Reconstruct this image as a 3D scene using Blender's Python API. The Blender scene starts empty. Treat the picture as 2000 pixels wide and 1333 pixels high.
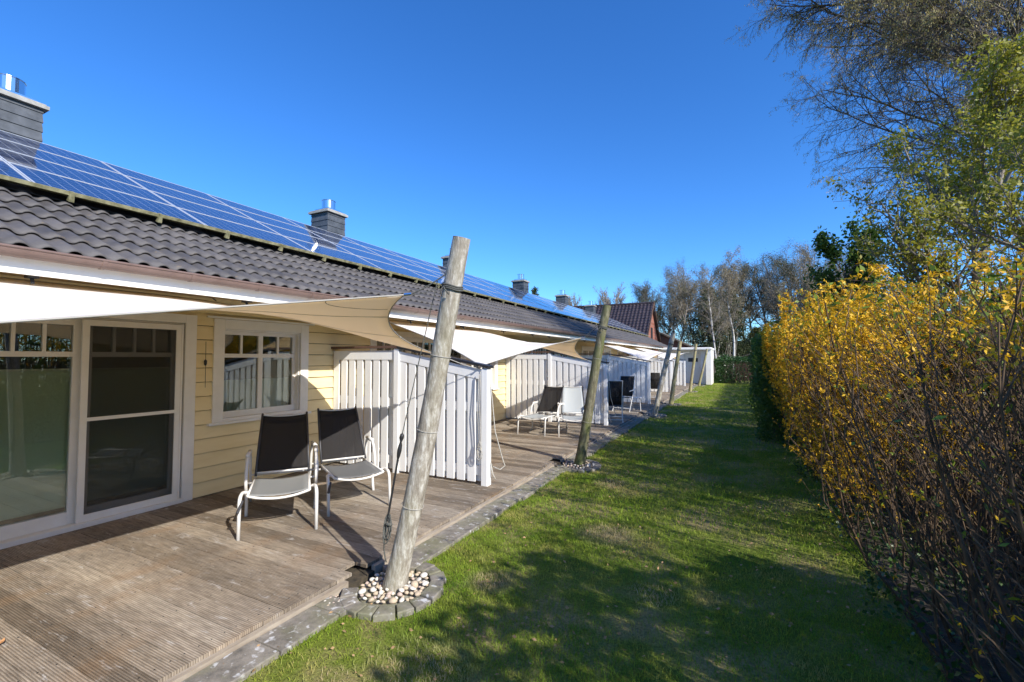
import bpy, math, random
import numpy as np
from mathutils import Vector, Matrix, Euler

R = math.radians
scene = bpy.context.scene
col = scene.collection

# ------------------------------------------------------------------ camera
cam_d = bpy.data.cameras.new('camera')
cam = bpy.data.objects.new('camera', cam_d)
col.objects.link(cam)
cam.location = (0, 0, 1.65)
cam.rotation_euler = (R(92.2), 0, R(26.8))
cam_d.sensor_width = 36
cam_d.lens = 882 / 2000 * 36
cam_d.clip_start = .05
cam_d.clip_end = 3000
scene.camera = cam

# ------------------------------------------------------------------ sky and sun
SUN = Vector((1.42, -.56, 1.0)).normalized()
elev = math.asin(SUN.z)
az = math.atan2(SUN.x, SUN.y)
w = bpy.data.worlds.new('World')
scene.world = w
w.use_nodes = True
nt = w.node_tree
sky = nt.nodes.new('ShaderNodeTexSky')
sky.sky_type = 'NISHITA'
sky.sun_disc = False
sky.sun_elevation = elev
sky.sun_rotation = az
sky.altitude = 500
sky.air_density = 1.0
sky.dust_density = .2
sky.ozone_density = 4.0
hs = nt.nodes.new('ShaderNodeHueSaturation')
hs.inputs['Saturation'].default_value = 1.18
bg = nt.nodes['Background']
nt.links.new(sky.outputs[0], hs.inputs['Color'])
vm = nt.nodes.new('ShaderNodeVectorMath'); vm.operation = 'MULTIPLY'
vm.inputs[1].default_value = (.69, 1.03, 1.39)
nt.links.new(hs.outputs[0], vm.inputs[0])
nt.links.new(vm.outputs[0], bg.inputs[0])
bg.inputs[1].default_value = .132
sl = bpy.data.lights.new('sun', 'SUN')
sl.energy = 5.0
sl.angle = R(.5)
sl.color = (1, .955, .88)
so = bpy.data.objects.new('sun', sl)
so.rotation_euler = SUN.to_track_quat('Z', 'Y').to_euler()
so.location = (20, -8, 20)
col.objects.link(so)
scene.view_settings.view_transform = 'Standard'
scene.view_settings.look = 'None'
scene.view_settings.exposure = 0.46
scene.view_settings.gamma = 1
scene.cycles.max_bounces = 8
scene.cycles.transparent_max_bounces = 16

# ------------------------------------------------------------------ helpers
def tag(o, label=None, cat=None, group=None, kind=None):
    if label: o['label'] = label
    if cat: o['category'] = cat
    if group: o['group'] = group
    if kind: o['kind'] = kind
    return o

def empty(name, loc=(0, 0, 0), rz=0, label=None, cat=None, group=None):
    o = bpy.data.objects.new(name, None)
    o.empty_display_size = .2
    col.objects.link(o)
    o.location = loc
    o.rotation_euler = (0, 0, rz)
    return tag(o, label, cat, group)

def copy_tree(o, parent=None):
    c = o.copy()
    col.objects.link(c)
    c.parent = parent
    for ch in o.children:
        copy_tree(ch, c)
    return c

class MB:
    def __init__(s):
        s.v = []; s.f = []; s.n = 0
    def add(s, vs, fs):
        b = s.n
        s.v.extend(vs); s.n += len(vs)
        s.f.extend(tuple(i + b for i in f) for f in fs)
        return s
    def box(s, x0, x1, y0, y1, z0, z1):
        if x0 > x1: x0, x1 = x1, x0
        if y0 > y1: y0, y1 = y1, y0
        if z0 > z1: z0, z1 = z1, z0
        vs = [(x0,y0,z0),(x1,y0,z0),(x1,y1,z0),(x0,y1,z0),(x0,y0,z1),(x1,y0,z1),(x1,y1,z1),(x0,y1,z1)]
        return s.add(vs, [(0,3,2,1),(4,5,6,7),(0,1,5,4),(1,2,6,5),(2,3,7,6),(3,0,4,7)])
    def hexa(s, vs):
        return s.add(vs, [(0,3,2,1),(4,5,6,7),(0,1,5,4),(1,2,6,5),(2,3,7,6),(3,0,4,7)])
    def prism(s, poly, axis, a, b):
        """poly: list of 2-D points, extruded along axis 'x' or 'y' or 'z' from a to b"""
        n = len(poly)
        def P(p, t):
            return {'x': (t, p[0], p[1]), 'y': (p[0], t, p[1]), 'z': (p[0], p[1], t)}[axis]
        vs = [P(p, a) for p in poly] + [P(p, b) for p in poly]
        fs = [tuple(range(n)), tuple(range(2*n-1, n-1, -1))]
        fs += [(i, i+n, (i+1) % n + n, (i+1) % n) for i in range(n)]
        return s.add(vs, fs)
    def tube(s, pts, rad, n=8, cap=True):
        k = len(pts)
        P = [Vector(p) for p in pts]
        if not hasattr(rad, '__len__'): rad = [rad]*k
        up = Vector((.31, .22, .92))
        vs = []
        prev = None
        for i in range(k):
            t = (P[min(i+1, k-1)] - P[max(i-1, 0)])
            if t.length < 1e-9: t = Vector((0, 0, 1))
            t.normalize()
            if prev is None:
                a = t.cross(up)
                if a.length < .1: a = t.cross(Vector((1, 0, 0)))
            else:
                a = prev - t * prev.dot(t)
            a.normalize(); prev = a
            b = t.cross(a)
            for j in range(n):
                q = 2*math.pi*j/n
                c, d = math.cos(q)*rad[i], math.sin(q)*rad[i]
                vs.append((P[i].x+a.x*c+b.x*d, P[i].y+a.y*c+b.y*d, P[i].z+a.z*c+b.z*d))
        fs = []
        for i in range(k-1):
            for j in range(n):
                fs.append((i*n+j, i*n+(j+1) % n, (i+1)*n+(j+1) % n, (i+1)*n+j))
        if cap:
            fs.append(tuple(range(n-1, -1, -1))); fs.append(tuple((k-1)*n+j for j in range(n)))
        return s.add(vs, fs)
    def build(s, name, mat, parent=None, origin=(0, 0, 0), smooth=False, bevel=0):
        me = bpy.data.meshes.new(name)
        ox, oy, oz = origin
        me.from_pydata([(a-ox, b-oy, c-oz) for a, b, c in s.v], [], s.f)
        me.materials.append(mat)
        if smooth: me.shade_smooth()
        o = bpy.data.objects.new(name, me)
        col.objects.link(o)
        o.parent = parent
        if parent is None: o.location = origin
        if bevel:
            m = o.modifiers.new('b', 'BEVEL'); m.width = bevel; m.segments = 2; m.limit_method = 'ANGLE'
        return o

def np_mesh(name, V, F, mat, parent=None, origin=(0, 0, 0), smooth=False, mats=None, mi=None):
    V = np.asarray(V, float) - np.array(origin); F = np.asarray(F, int)
    me = bpy.data.meshes.new(name)
    me.vertices.add(len(V)); me.vertices.foreach_set('co', V.ravel())
    k = F.shape[1]
    me.loops.add(F.size); me.loops.foreach_set('vertex_index', F.ravel())
    me.polygons.add(len(F))
    me.polygons.foreach_set('loop_start', np.arange(0, F.size, k))
    me.polygons.foreach_set('loop_total', np.full(len(F), k))
    for m in (mats or [mat]): me.materials.append(m)
    if mi is not None: me.polygons.foreach_set('material_index', np.asarray(mi, int))
    me.update(calc_edges=True)
    if smooth: me.shade_smooth()
    o = bpy.data.objects.new(name, me)
    col.objects.link(o)
    o.parent = parent
    if parent is None: o.location = origin
    return o

def leaf_quads(P, size, rng, droop=0., aspect=.55, axis=None):
    """diamond shaped leaves at points P"""
    n = len(P)
    d = rng.normal(size=(n, 3)); d[:, 2] -= droop
    if axis is not None: d = d*.5 + axis
    d /= np.linalg.norm(d, axis=1)[:, None]
    e = rng.normal(size=(n, 3)); e -= (e*d).sum(1)[:, None]*d
    e /= np.linalg.norm(e, axis=1)[:, None]
    nn = np.cross(d, e)
    s = (size*(.6+.8*rng.random(n)))[:, None]
    a = P; b = P+d*s*.5+e*s*aspect*.5+nn*s*.06; c = P+d*s; f = P+d*s*.5-e*s*aspect*.5+nn*s*.06
    V = np.stack([a, b, c, f], 1).reshape(-1, 3)
    F = np.arange(4*n).reshape(n, 4)
    return V, F

# ------------------------------------------------------------------ materials
def mat(name, color=(.5, .5, .5), rough=.6, spec=.5, metal=0, coat=0):
    m = bpy.data.materials.new(name); m.use_nodes = True
    b = m.node_tree.nodes['Principled BSDF']
    b.inputs['Base Color'].default_value = (*color, 1)
    b.inputs['Roughness'].default_value = rough
    b.inputs['Specular IOR Level'].default_value = spec
    b.inputs['Metallic'].default_value = metal
    b.inputs['Coat Weight'].default_value = coat
    return m
def N(m, t, **kw):
    n = m.node_tree.nodes.new('ShaderNode'+t)
    for k, v in kw.items(): setattr(n, k, v)
    return n
def L(m, a, b): m.node_tree.links.new(a, b)
def bsdf(m): return m.node_tree.nodes['Principled BSDF']
def coord(m, kind='Object', scale=(1, 1, 1), rot=(0, 0, 0)):
    tc = N(m, 'TexCoord'); mp = N(m, 'Mapping')
    mp.inputs['Scale'].default_value = scale
    mp.inputs['Rotation'].default_value = rot
    if kind == 'Position':
        g = N(m, 'NewGeometry'); L(m, g.outputs['Position'], mp.inputs['Vector'])
    else:
        L(m, tc.outputs[kind], mp.inputs['Vector'])
    return mp.outputs[0]
def noise(m, vec, scale, detail=4, rough=.6, dist=0):
    n = N(m, 'TexNoise'); n.inputs['Scale'].default_value = scale
    n.inputs['Detail'].default_value = detail; n.inputs['Roughness'].default_value = rough
    n.inputs['Distortion'].default_value = dist
    L(m, vec, n.inputs['Vector'])
    return n.outputs['Fac']
def ramp(m, fac, stops):
    r = N(m, 'ValToRGB')
    e = r.color_ramp.elements
    while len(e) < len(stops): e.new(.5)
    for x, (p, c) in zip(e, stops):
        x.position = p; x.color = (*c, 1) if len(c) == 3 else c
    L(m, fac, r.inputs[0])
    return r.outputs[0]
def mixc(m, a, b, fac, mode='MIX'):
    x = N(m, 'Mix', data_type='RGBA', blend_type=mode)
    for s, v in ((x.inputs[6], a), (x.inputs[7], b), (x.inputs[0], fac)):
        if isinstance(v, (tuple, list)): s.default_value = (*v, 1)
        elif isinstance(v, (int, float)): s.default_value = v
        else: L(m, v, s)
    return x.outputs[2]
def math_(m, op, a, b=None):
    x = N(m, 'Math', operation=op)
    for s, v in ((x.inputs[0], a), (x.inputs[1], b)):
        if v is None: continue
        if isinstance(v, (int, float)): s.default_value = v
        else: L(m, v, s)
    return x.outputs[0]
def bump(m, h, strength=.3, dist=.01):
    b = N(m, 'Bump'); b.inputs['Strength'].default_value = strength; b.inputs['Distance'].default_value = dist
    L(m, h, b.inputs['Height']); L(m, b.outputs[0], bsdf(m).inputs['Normal'])
def noisy(name, c1, c2, scale, rough=.7, spec=.4, bs=.25, bd=.004, sc=(1, 1, 1), kind='Object', lo=.3, hi=.7, metal=0, detail=5):
    m = mat(name, c1, rough, spec, metal)
    v = coord(m, kind, sc)
    f = noise(m, v, scale, detail)
    L(m, ramp(m, f, [(lo, c1), (hi, c2)]), bsdf(m).inputs['Base Color'])
    if bs: bump(m, f, bs, bd)
    return m

M = {}
# decking: boards run along X, ribbed, each board its own tone
m = mat('deck_wood', rough=.75, spec=.3)
geo = N(m, 'NewGeometry'); sp = N(m, 'SeparateXYZ'); L(m, geo.outputs['Position'], sp.inputs[0])
bi = math_(m, 'FLOOR', math_(m, 'DIVIDE', sp.outputs['Y'], .145))
cb = N(m, 'CombineXYZ'); L(m, bi, cb.inputs[1])
wn = N(m, 'TexWhiteNoise', noise_dimensions='3D'); L(m, cb.outputs[0], wn.inputs['Vector'])
tone = ramp(m, wn.outputs[0], [(0, (.20, .172, .138)), (.35, (.305, .27, .222)), (.7, (.39, .35, .295)), (1, (.49, .45, .385))])
pv = coord(m, 'Position', (1.2, 9, 1))
streak = noise(m, pv, 5, 8, .7)
c = mixc(m, tone, ramp(m, streak, [(.3, (.4, .36, .32)), (.75, (1.3, 1.25, 1.2))]), .9, 'MULTIPLY')
big = noise(m, coord(m, 'Position', (1, 1.6, 1)), 1.5, 5, .6)
c = mixc(m, c, ramp(m, big, [(.35, (.72, .7, .68)), (.65, (1.15, 1.1, 1.02))]), .8, 'MULTIPLY')
st = noise(m, coord(m, 'Position', (1.6, 5, 1)), 2.6, 8, .68, .6)
c = mixc(m, c, (.66, .64, .61), ramp(m, st, [(.58, (0, 0, 0)), (.74, (.85, .85, .85))]))
st2 = noise(m, coord(m, 'Position', (3, 1.2, 1)), 1.1, 3, .5)
c = mixc(m, c, (.33, .2, .10), ramp(m, st2, [(.52, (0, 0, 0)), (.75, (.35, .35, .35))]))
ribp = math_(m, 'SINE', math_(m, 'MULTIPLY', sp.outputs['Y'], 2*math.pi/.0132))
c = mixc(m, c, (.4, .36, .33), math_(m, 'MULTIPLY', math_(m, 'LESS_THAN', ribp, -.35), .55), 'MULTIPLY')
L(m, c, bsdf(m).inputs['Base Color'])
hgt = math_(m, 'ADD', math_(m, 'MULTIPLY', ribp, .5), math_(m, 'MULTIPLY', streak, .8))
bump(m, hgt, .6, .003)
M['deck'] = m
M['deck_edge'] = noisy('deck_edge_wood', (.25, .2, .15), (.42, .36, .28), 6, .8, sc=(4, 1, 4))

# kerb stone
m = mat('kerb_stone', rough=.9, spec=.2)
v = coord(m, 'Position')
f = noise(m, v, 9, 8, .7)
c = ramp(m, f, [(.3, (.11, .10, .085)), (.55, (.25, .225, .19)), (.8, (.37, .34, .3))])
li = noise(m, v, 17, 3, .5, .4)
c = mixc(m, c, (.6, .6, .59), ramp(m, li, [(.6, (0, 0, 0)), (.68, (.8, .8, .8))]))
mo = noise(m, v, 3, 4)
c = mixc(m, c, (.2, .2, .1), ramp(m, mo, [(.45, (0, 0, 0)), (.65, (.6, .6, .6))]))
L(m, c, bsdf(m).inputs['Base Color']); bump(m, f, .6, .01)
M['kerb'] = m

# lawn soil and grass
m = mat('lawn_ground', rough=.95, spec=.1)
v = coord(m, 'Position')
f = noise(m, v, 1.3, 6, .65); f2 = noise(m, v, 60, 4, .7)
c = ramp(m, f, [(.3, (.09, .13, .02)), (.47, (.17, .21, .035)), (.62, (.32, .26, .12))])
c = mixc(m, c, ramp(m, f2, [(.3, (.5, .5, .5)), (.7, (1.4, 1.4, 1.3))]), .9, 'MULTIPLY')
L(m, c, bsdf(m).inputs['Base Color']); bump(m, f2, .9, .02)
M['lawn'] = m
def worn(m, c, v):
    # worn straw-coloured spots in the turf
    nz = noise(m, v, 5, 4, .6)
    tot = None
    for (px, py, rad) in ((-1.62, 2.0, .42), (-1.15, 1.7, .3), (-1.95, 1.75, .2), (-1.75, 3.1, .22), (-1.2, 4.4, .35), (-.6, 3.4, .25), (-1.6, 6.2, .3)):
        d = N(m, 'VectorMath', operation='DISTANCE'); L(m, v, d.inputs[0]); d.inputs[1].default_value = (px, py, -.06)
        q = math_(m, 'SUBTRACT', 1.0, math_(m, 'DIVIDE', d.outputs['Value'], rad))
        q = math_(m, 'MAXIMUM', q, 0.0)
        tot = q if tot is None else math_(m, 'MAXIMUM', tot, q)
    f = math_(m, 'MULTIPLY', math_(m, 'MULTIPLY', tot, nz), 3.2)
    f = math_(m, 'MINIMUM', f, .85)
    return mixc(m, c, (.50, .38, .24), f)
m = mat('grass_blade', rough=.55, spec=.2)
v = coord(m, 'Position')
f = noise(m, v, 1.9, 6, .7); f3 = noise(m, v, 90, 2, .5)
c = ramp(m, f, [(.28, (.085, .18, .014)), (.42, (.19, .31, .026)), (.54, (.28, .35, .045)), (.66, (.42, .37, .13)), (.82, (.5, .41, .22))])
c = mixc(m, c, ramp(m, f3, [(.3, (.6, .62, .5)), (.7, (1.5, 1.45, 1.4))]), .9, 'MULTIPLY')
c = worn(m, c, v)
L(m, c, bsdf(m).inputs['Base Color'])
t = N(m, 'BsdfTranslucent'); L(m, c, t.inputs[0])
mx = N(m, 'MixShader'); mx.inputs[0].default_value = .3
L(m, bsdf(m).outputs[0], mx.inputs[1]); L(m, t.outputs[0], mx.inputs[2]); L(m, mx.outputs[0], m.node_tree.nodes['Material Output'].inputs[0])
M['grass'] = m

def leaf_mat(name, cols, scale=3., trans=.35, rough=.5, kind='Position', spec=.4):
    m = mat(name, cols[0], rough, spec)
    v = coord(m, kind)
    f = noise(m, v, scale, 4, .7)
    n = len(cols)
    c = ramp(m, f, [(.25+.5*i/max(1, n-1), q) for i, q in enumerate(cols)])
    L(m, c, bsdf(m).inputs['Base Color'])
    t = N(m, 'BsdfTranslucent'); L(m, c, t.inputs[0])
    mx = N(m, 'MixShader'); mx.inputs[0].default_value = trans
    out = m.node_tree.nodes['Material Output']
    L(m, bsdf(m).outputs[0], mx.inputs[1]); L(m, t.outputs[0], mx.inputs[2]); L(m, mx.outputs[0], out.inputs[0])
    return m
M['blossom'] = leaf_mat('forsythia_blossom', [(.5, .24, .006), (.82, .47, .012), (.9, .62, .03)], 25, .3, .6)
M['fleaf'] = leaf_mat('young_leaf', [(.12, .2, .02), (.22, .3, .03), (.34, .38, .05)], 14, .35)
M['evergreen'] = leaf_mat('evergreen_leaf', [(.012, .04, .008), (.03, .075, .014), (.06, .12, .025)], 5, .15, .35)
M['ivy'] = leaf_mat('ground_leaf', [(.02, .05, .01), (.05, .11, .02), (.09, .15, .03)], 9, .2, .4)
M['spring'] = leaf_mat('spring_leaf', [(.13, .14, .02), (.32, .31, .035), (.5, .42, .06)], 6, .5)
M['hedgeleaf'] = leaf_mat('hedge_leaf', [(.05, .10, .018), (.10, .18, .03), (.19, .27, .055)], 6, .45)
M['midleaf'] = leaf_mat('mid_leaf', [(.035, .08, .012), (.08, .15, .02), (.14, .2, .035)], 6, .4)
M['catkin'] = leaf_mat('catkin', [(.30, .21, .07), (.48, .38, .12), (.55, .5, .16)], 8, .2)
M['farleaf'] = leaf_mat('distant_crown_leaf', [(.035, .045, .012), (.075, .08, .022), (.13, .125, .04)], 1.2, .2)
M['pineleaf'] = leaf_mat('pine_needle', [(.02, .032, .012), (.045, .06, .018), (.09, .1, .03)], 1.1, .15)
M['haze_twig'] = leaf_mat('bud_leaf', [(.17, .13, .08), (.26, .2, .11), (.28, .25, .1)], 1.5, .2)
M['cane'] = noisy('cane_bark', (.038, .022, .012), (.17, .11, .06), 30, .8, sc=(1, 1, .3))
M['bark'] = noisy('dark_bark', (.05, .04, .03), (.16, .13, .1), 14, .9, bs=.5, sc=(1, 1, .3))
M['greybark'] = noisy('grey_bark', (.12, .1, .08), (.3, .26, .21), 10, .9, sc=(1, 1, .3))
M['whitebark'] = noisy('birch_bark', (.13, .11, .095), (.56, .53, .48), 3.5, .8, sc=(1, 1, 2.5), lo=.32, hi=.46)

# house
m = mat('yellow_board_paint', rough=.45, spec=.35)
f = noise(m, coord(m, 'Position', (1, .6, 3)), 4, 6, .6)
L(m, ramp(m, f, [(.3, (.80, .63, .33)), (.7, (.88, .72, .41))]), bsdf(m).inputs['Base Color']); bump(m, f, .15, .004)
M['yellow'] = m
M['soffit'] = noisy('soffit_paint', (.74, .58, .31), (.82, .66, .37), 3, .6, bs=.1)
M['white'] = noisy('white_paint', (.78, .74, .66), (.86, .82, .75), 5, .4, .45, bs=.08)
M['fence'] = noisy('fence_white_paint', (.80, .79, .765), (.88, .87, .845), 3.5, .5, .4, bs=.2, sc=(2, 2, .35), kind='Position')
M['gutter'] = noisy('gutter_metal', (.14, .088, .068), (.19, .125, .10), 6, .45, .5, bs=.05)
m = mat('roof_tile', rough=.6, spec=.35)
v = coord(m, 'Position')
f = noise(m, v, 2.5, 6, .65)
c = ramp(m, f, [(.3, (.06, .055, .053)), (.7, (.125, .113, .107))])
geo = N(m, 'NewGeometry'); sp = N(m, 'SeparateXYZ'); L(m, geo.outputs['Position'], sp.inputs[0])
moss = noise(m, v, 11, 5, .7)
c = mixc(m, c, (.32, .21, .08), ramp(m, moss, [(.6, (0, 0, 0)), (.78, (.45, .45, .45))]))
L(m, c, bsdf(m).inputs['Base Color']); bump(m, noise(m, v, 70, 3), .25, .004)
L(m, ramp(m, f, [(.3, (.52, .52, .52)), (.7, (.72, .72, .72))]), bsdf(m).inputs['Roughness'])
M['tile'] = m
M['tile2'] = noisy('glazed_tile', (.03, .022, .022), (.065, .045, .042), 3, .25, .6, bs=.1)
M['slate'] = noisy('slate', (.045, .05, .055), (.105, .112, .122), 6, .5, .5, bs=.3)
M['mortar'] = noisy('concrete_cap', (.25, .24, .21), (.42, .4, .36), 12, .9, bs=.4)
M['steel'] = mat('brushed_steel', (.75, .77, .8), .18, .5, 1)
M['alu'] = mat('aluminium', (.62, .64, .68), .4, .5, .3)
M['black'] = mat('black_metal', (.02, .02, .022), .5)
M['rail'] = noisy('mossy_rail', (.12, .11, .05), (.38, .35, .2), 14, .7, bs=.2, kind='Position')
# solar glass: cells 125 mm
m = mat('solar_glass', (.01, .02, .09), .06, .6)
tc = N(m, 'TexCoord'); sp = N(m, 'SeparateXYZ'); L(m, tc.outputs['Object'], sp.inputs[0])
def lines(val, period, width):
    fr = math_(m, 'FRACT', math_(m, 'DIVIDE', val, period))
    return math_(m, 'LESS_THAN', fr, width/period)
lx = lines(sp.outputs['Y'], .1306, .006)
lz = lines(sp.outputs['X'], .1306, .0035)
bb = lines(sp.outputs['Y'], .0653, .0018)
ln = math_(m, 'MAXIMUM', lx, lz)
wv = noise(m, coord(m, 'Object'), 7, 2)
cell = ramp(m, wv, [(.3, (.012, .022, .06)), (.7, (.022, .04, .105))])
c = mixc(m, cell, (.42, .46, .55), math_(m, 'MULTIPLY', ln, .8))
c = mixc(m, c, (.35, .38, .48), math_(m, 'MULTIPLY', bb, .25))
L(m, c, bsdf(m).inputs['Base Color'])
bsdf(m).inputs['IOR'].default_value = 1.5
M['solar'] = m

def glass_mat(name, tint=(.9, .95, .92), refl=1.0, base=.06):
    m = bpy.data.materials.new(name); m.use_nodes = True
    n = m.node_tree; n.nodes.remove(bsdf(m))
    out = n.nodes['Material Output']
    tr = N(m, 'BsdfTransparent'); tr.inputs[0].default_value = (*tint, 1)
    gl = N(m, 'BsdfGlossy'); gl.inputs['Roughness'].default_value = .01
    fr = N(m, 'Fresnel'); fr.inputs['IOR'].default_value = 1.65
    mx = N(m, 'MixShader'); L(m, math_(m, 'ADD', math_(m, 'MULTIPLY', fr.outputs[0], refl), base), mx.inputs[0])
    L(m, tr.outputs[0], mx.inputs[1]); L(m, gl.outputs[0], mx.inputs[2]); L(m, mx.outputs[0], out.inputs[0])
    return m
M['glass'] = glass_mat('window_glass', (.88, .93, .88), 1.0, .05)
def mesh_mat(name, color, alpha, rough=.5, spec=.4):
    m = mat(name, color, rough, spec)
    tr = N(m, 'BsdfTransparent'); mx = N(m, 'MixShader'); mx.inputs[0].default_value = alpha
    out = m.node_tree.nodes['Material Output']
    L(m, tr.outputs[0], mx.inputs[1]); L(m, bsdf(m).outputs[0], mx.inputs[2]); L(m, mx.outputs[0], out.inputs[0])
    return m
M['screen'] = mesh_mat('insect_screen', (.05, .05, .045), .4, .9, .1)
M['sling'] = mesh_mat('sling_fabric', (.16, .165, .17), .9, .38, .6)
M['sling_back'] = mesh_mat('backrest_fabric', (.022, .02, .02), .86, .75, .2)  # near-black: shade on the lounger backs put into the colour
M['sling_mid'] = mesh_mat('sunlit_sling_fabric', (.27, .28, .28), .92, .4, .6)  # same sling, paler: sunlight on the seat put into the colour
M['sling_light'] = mesh_mat('light_sling_fabric', (.42, .45, .46), .85, .5, .5)
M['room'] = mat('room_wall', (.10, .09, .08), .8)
m = mat('pleated_blind', (.72, .76, .6), .9, .1)
wv = N(m, 'TexWave', wave_type='BANDS', bands_direction='Z'); wv.inputs['Scale'].default_value = 8
L(m, coord(m, 'Object'), wv.inputs['Vector'])
M['blind'] = m
M['curtain'] = leaf_mat('curtain_fabric', [(.84, .84, .8), (.9, .9, .86)], 4, .08, .9)
# sail cloth
m = mat('sail_cloth', (.97, .96, .93), .8, .1)
t = N(m, 'BsdfTranslucent'); t.inputs[0].default_value = (1, .80, .54, 1)
f = noise(m, coord(m, 'Object'), 3, 3); bump(m, f, .25, .03)
mx = N(m, 'MixShader'); mx.inputs[0].default_value = .43
L(m, bsdf(m).outputs[0], mx.inputs[1]); L(m, t.outputs[0], mx.inputs[2]); L(m, mx.outputs[0], m.node_tree.nodes['Material Output'].inputs[0])
M['sail'] = m
M['seam'] = mat('sail_seam', (.74, .70, .62), .85, .1)
M['hem'] = mat('sail_hem', (.38, .35, .3), .8)
# poles
def pole_mat(name, c1, c2, c3, green, gfac):
    m = mat(name, c1, .85, .2)
    v = coord(m, 'Object', (1, 1, .25))
    f = noise(m, v, 26, 7, .75)
    c = ramp(m, f, [(.35, c1), (.5, c2), (.62, c3)])
    g = noise(m, coord(m, 'Object', (1, 1, .3)), 5, 4)
    c = mixc(m, c, green, ramp(m, g, [(.45, (0, 0, 0)), (.65, (gfac,)*3)]))
    L(m, c, bsdf(m).inputs['Base Color']); bump(m, f, .7, .01)
    return m
M['pole_a'] = pole_mat('weathered_pole', (.2, .17, .13), (.36, .32, .26), (.6, .57, .5), (.3, .28, .16), .3)
M['pole_b'] = pole_mat('mossy_shaded_pole', (.08, .07, .045), (.15, .135, .085), (.25, .23, .15), (.12, .14, .04), .85)  # green patches are moss; wood tones darkened to carry the tree's shade
M['pole_c'] = pole_mat('yellow_pole', (.22, .18, .1), (.36, .3, .17), (.5, .44, .28), (.3, .3, .1), .6)
M['rope'] = noisy('rope_fibre', (.3, .28, .24), (.6, .57, .5), 80, .9)
M['rope_dark'] = noisy('dark_rope', (.05, .05, .045), (.14, .14, .12), 80, .9)
M['frame_alu'] = mat('champagne_frame', (.70, .68, .64), .35, .5, 0)
M['frame_dark'] = mat('dark_frame', (.04, .04, .045), .45)
M['red_brick'] = None
m = mat('red_brick', (.3, .12, .08), .9, .2)
bt = N(m, 'TexBrick'); bt.inputs['Scale'].default_value = 5
bt.inputs['Color1'].default_value = (.32, .13, .09, 1); bt.inputs['Color2'].default_value = (.24, .09, .06, 1); bt.inputs['Mortar'].default_value = (.3, .26, .22, 1)
bt.inputs['Brick Width'].default_value = 1.2; bt.inputs['Row Height'].default_value = .4; bt.inputs['Mortar Size'].default_value = .03
L(m, coord(m, 'Position', (1, 1, 1), (R(90), 0, R(90))), bt.inputs['Vector']); L(m, bt.outputs[0], bsdf(m).inputs['Base Color'])
M['red_brick'] = m
M['brown_wood'] = noisy('brown_wood', (.09, .05, .035), (.16, .09, .06), 8, .7, sc=(4, 4, .5))
M['red_wood'] = noisy('red_shed_wood', (.05, .018, .016), (.09, .03, .026), 6, .8)
M['soil'] = noisy('hedge_soil', (.035, .03, .02), (.09, .07, .045), 20, .95, bs=.8, bd=.02)
M['bankgrass'] = noisy('bank_grass', (.07, .08, .025), (.17, .14, .06), .5, .95, bs=0, kind='Position')
def stone(name, a, b): return noisy(name, a, b, 8, .8, .3, bs=.3)
M['stones'] = [stone('pebble_white', (.55, .50, .42), (.76, .71, .62)), stone('pebble_tan', (.42, .32, .21), (.62, .51, .37)),
               stone('pebble_grey', (.3, .285, .26), (.46, .43, .39)), stone('pebble_rose', (.42, .31, .25), (.56, .45, .37))]

# ------------------------------------------------------------------ constants
WX = -5.78           # outer face of the cottage wall
U = 5.9              # width of one cottage
F0 = 5.14            # fence line of the first visible cottage
Y0, Y1 = -6.66, 35.2
EX, EZ, TP = -4.65, 2.47, .487        # eave edge x, z, roof pitch (tan)
RX = -9.25                            # ridge
def roof_z(x): return EZ + (EX-x)*TP

# ------------------------------------------------------------------ ground
random.seed(3)
o = MB().add([(-400, -400, -.12), (400, -400, -.12), (400, 900, -.12), (-400, 900, -.12)], [(0, 1, 2, 3)]).build('ground', M['bankgrass'])
tag(o, kind='structure')
rng = np.random.default_rng(5)
# lawn with slight unevenness
nx, ny = 60, 260
X = np.linspace(-2.6, 9, nx); Y = np.linspace(-8, 46, ny)
gx, gy = np.meshgrid(X, Y, indexing='ij')
def lawn_z(x, y):
    return -.078 + .005*np.sin(x*2.1+y*.7) + .004*np.sin(y*1.9-x*1.1)+.008*np.clip(x+2, 0, 3)
gz = lawn_z(gx, gy)
V = np.stack([gx, gy, gz], -1).reshape(-1, 3)
ii, jj = np.meshgrid(np.arange(nx-1), np.arange(ny-1), indexing='ij')
a = (ii*ny+jj).ravel(); F = np.stack([a, a+ny, a+ny+1, a+1], 1)
o = np_mesh('lawn', V, F, M['lawn'], smooth=True); tag(o, kind='structure')

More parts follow.
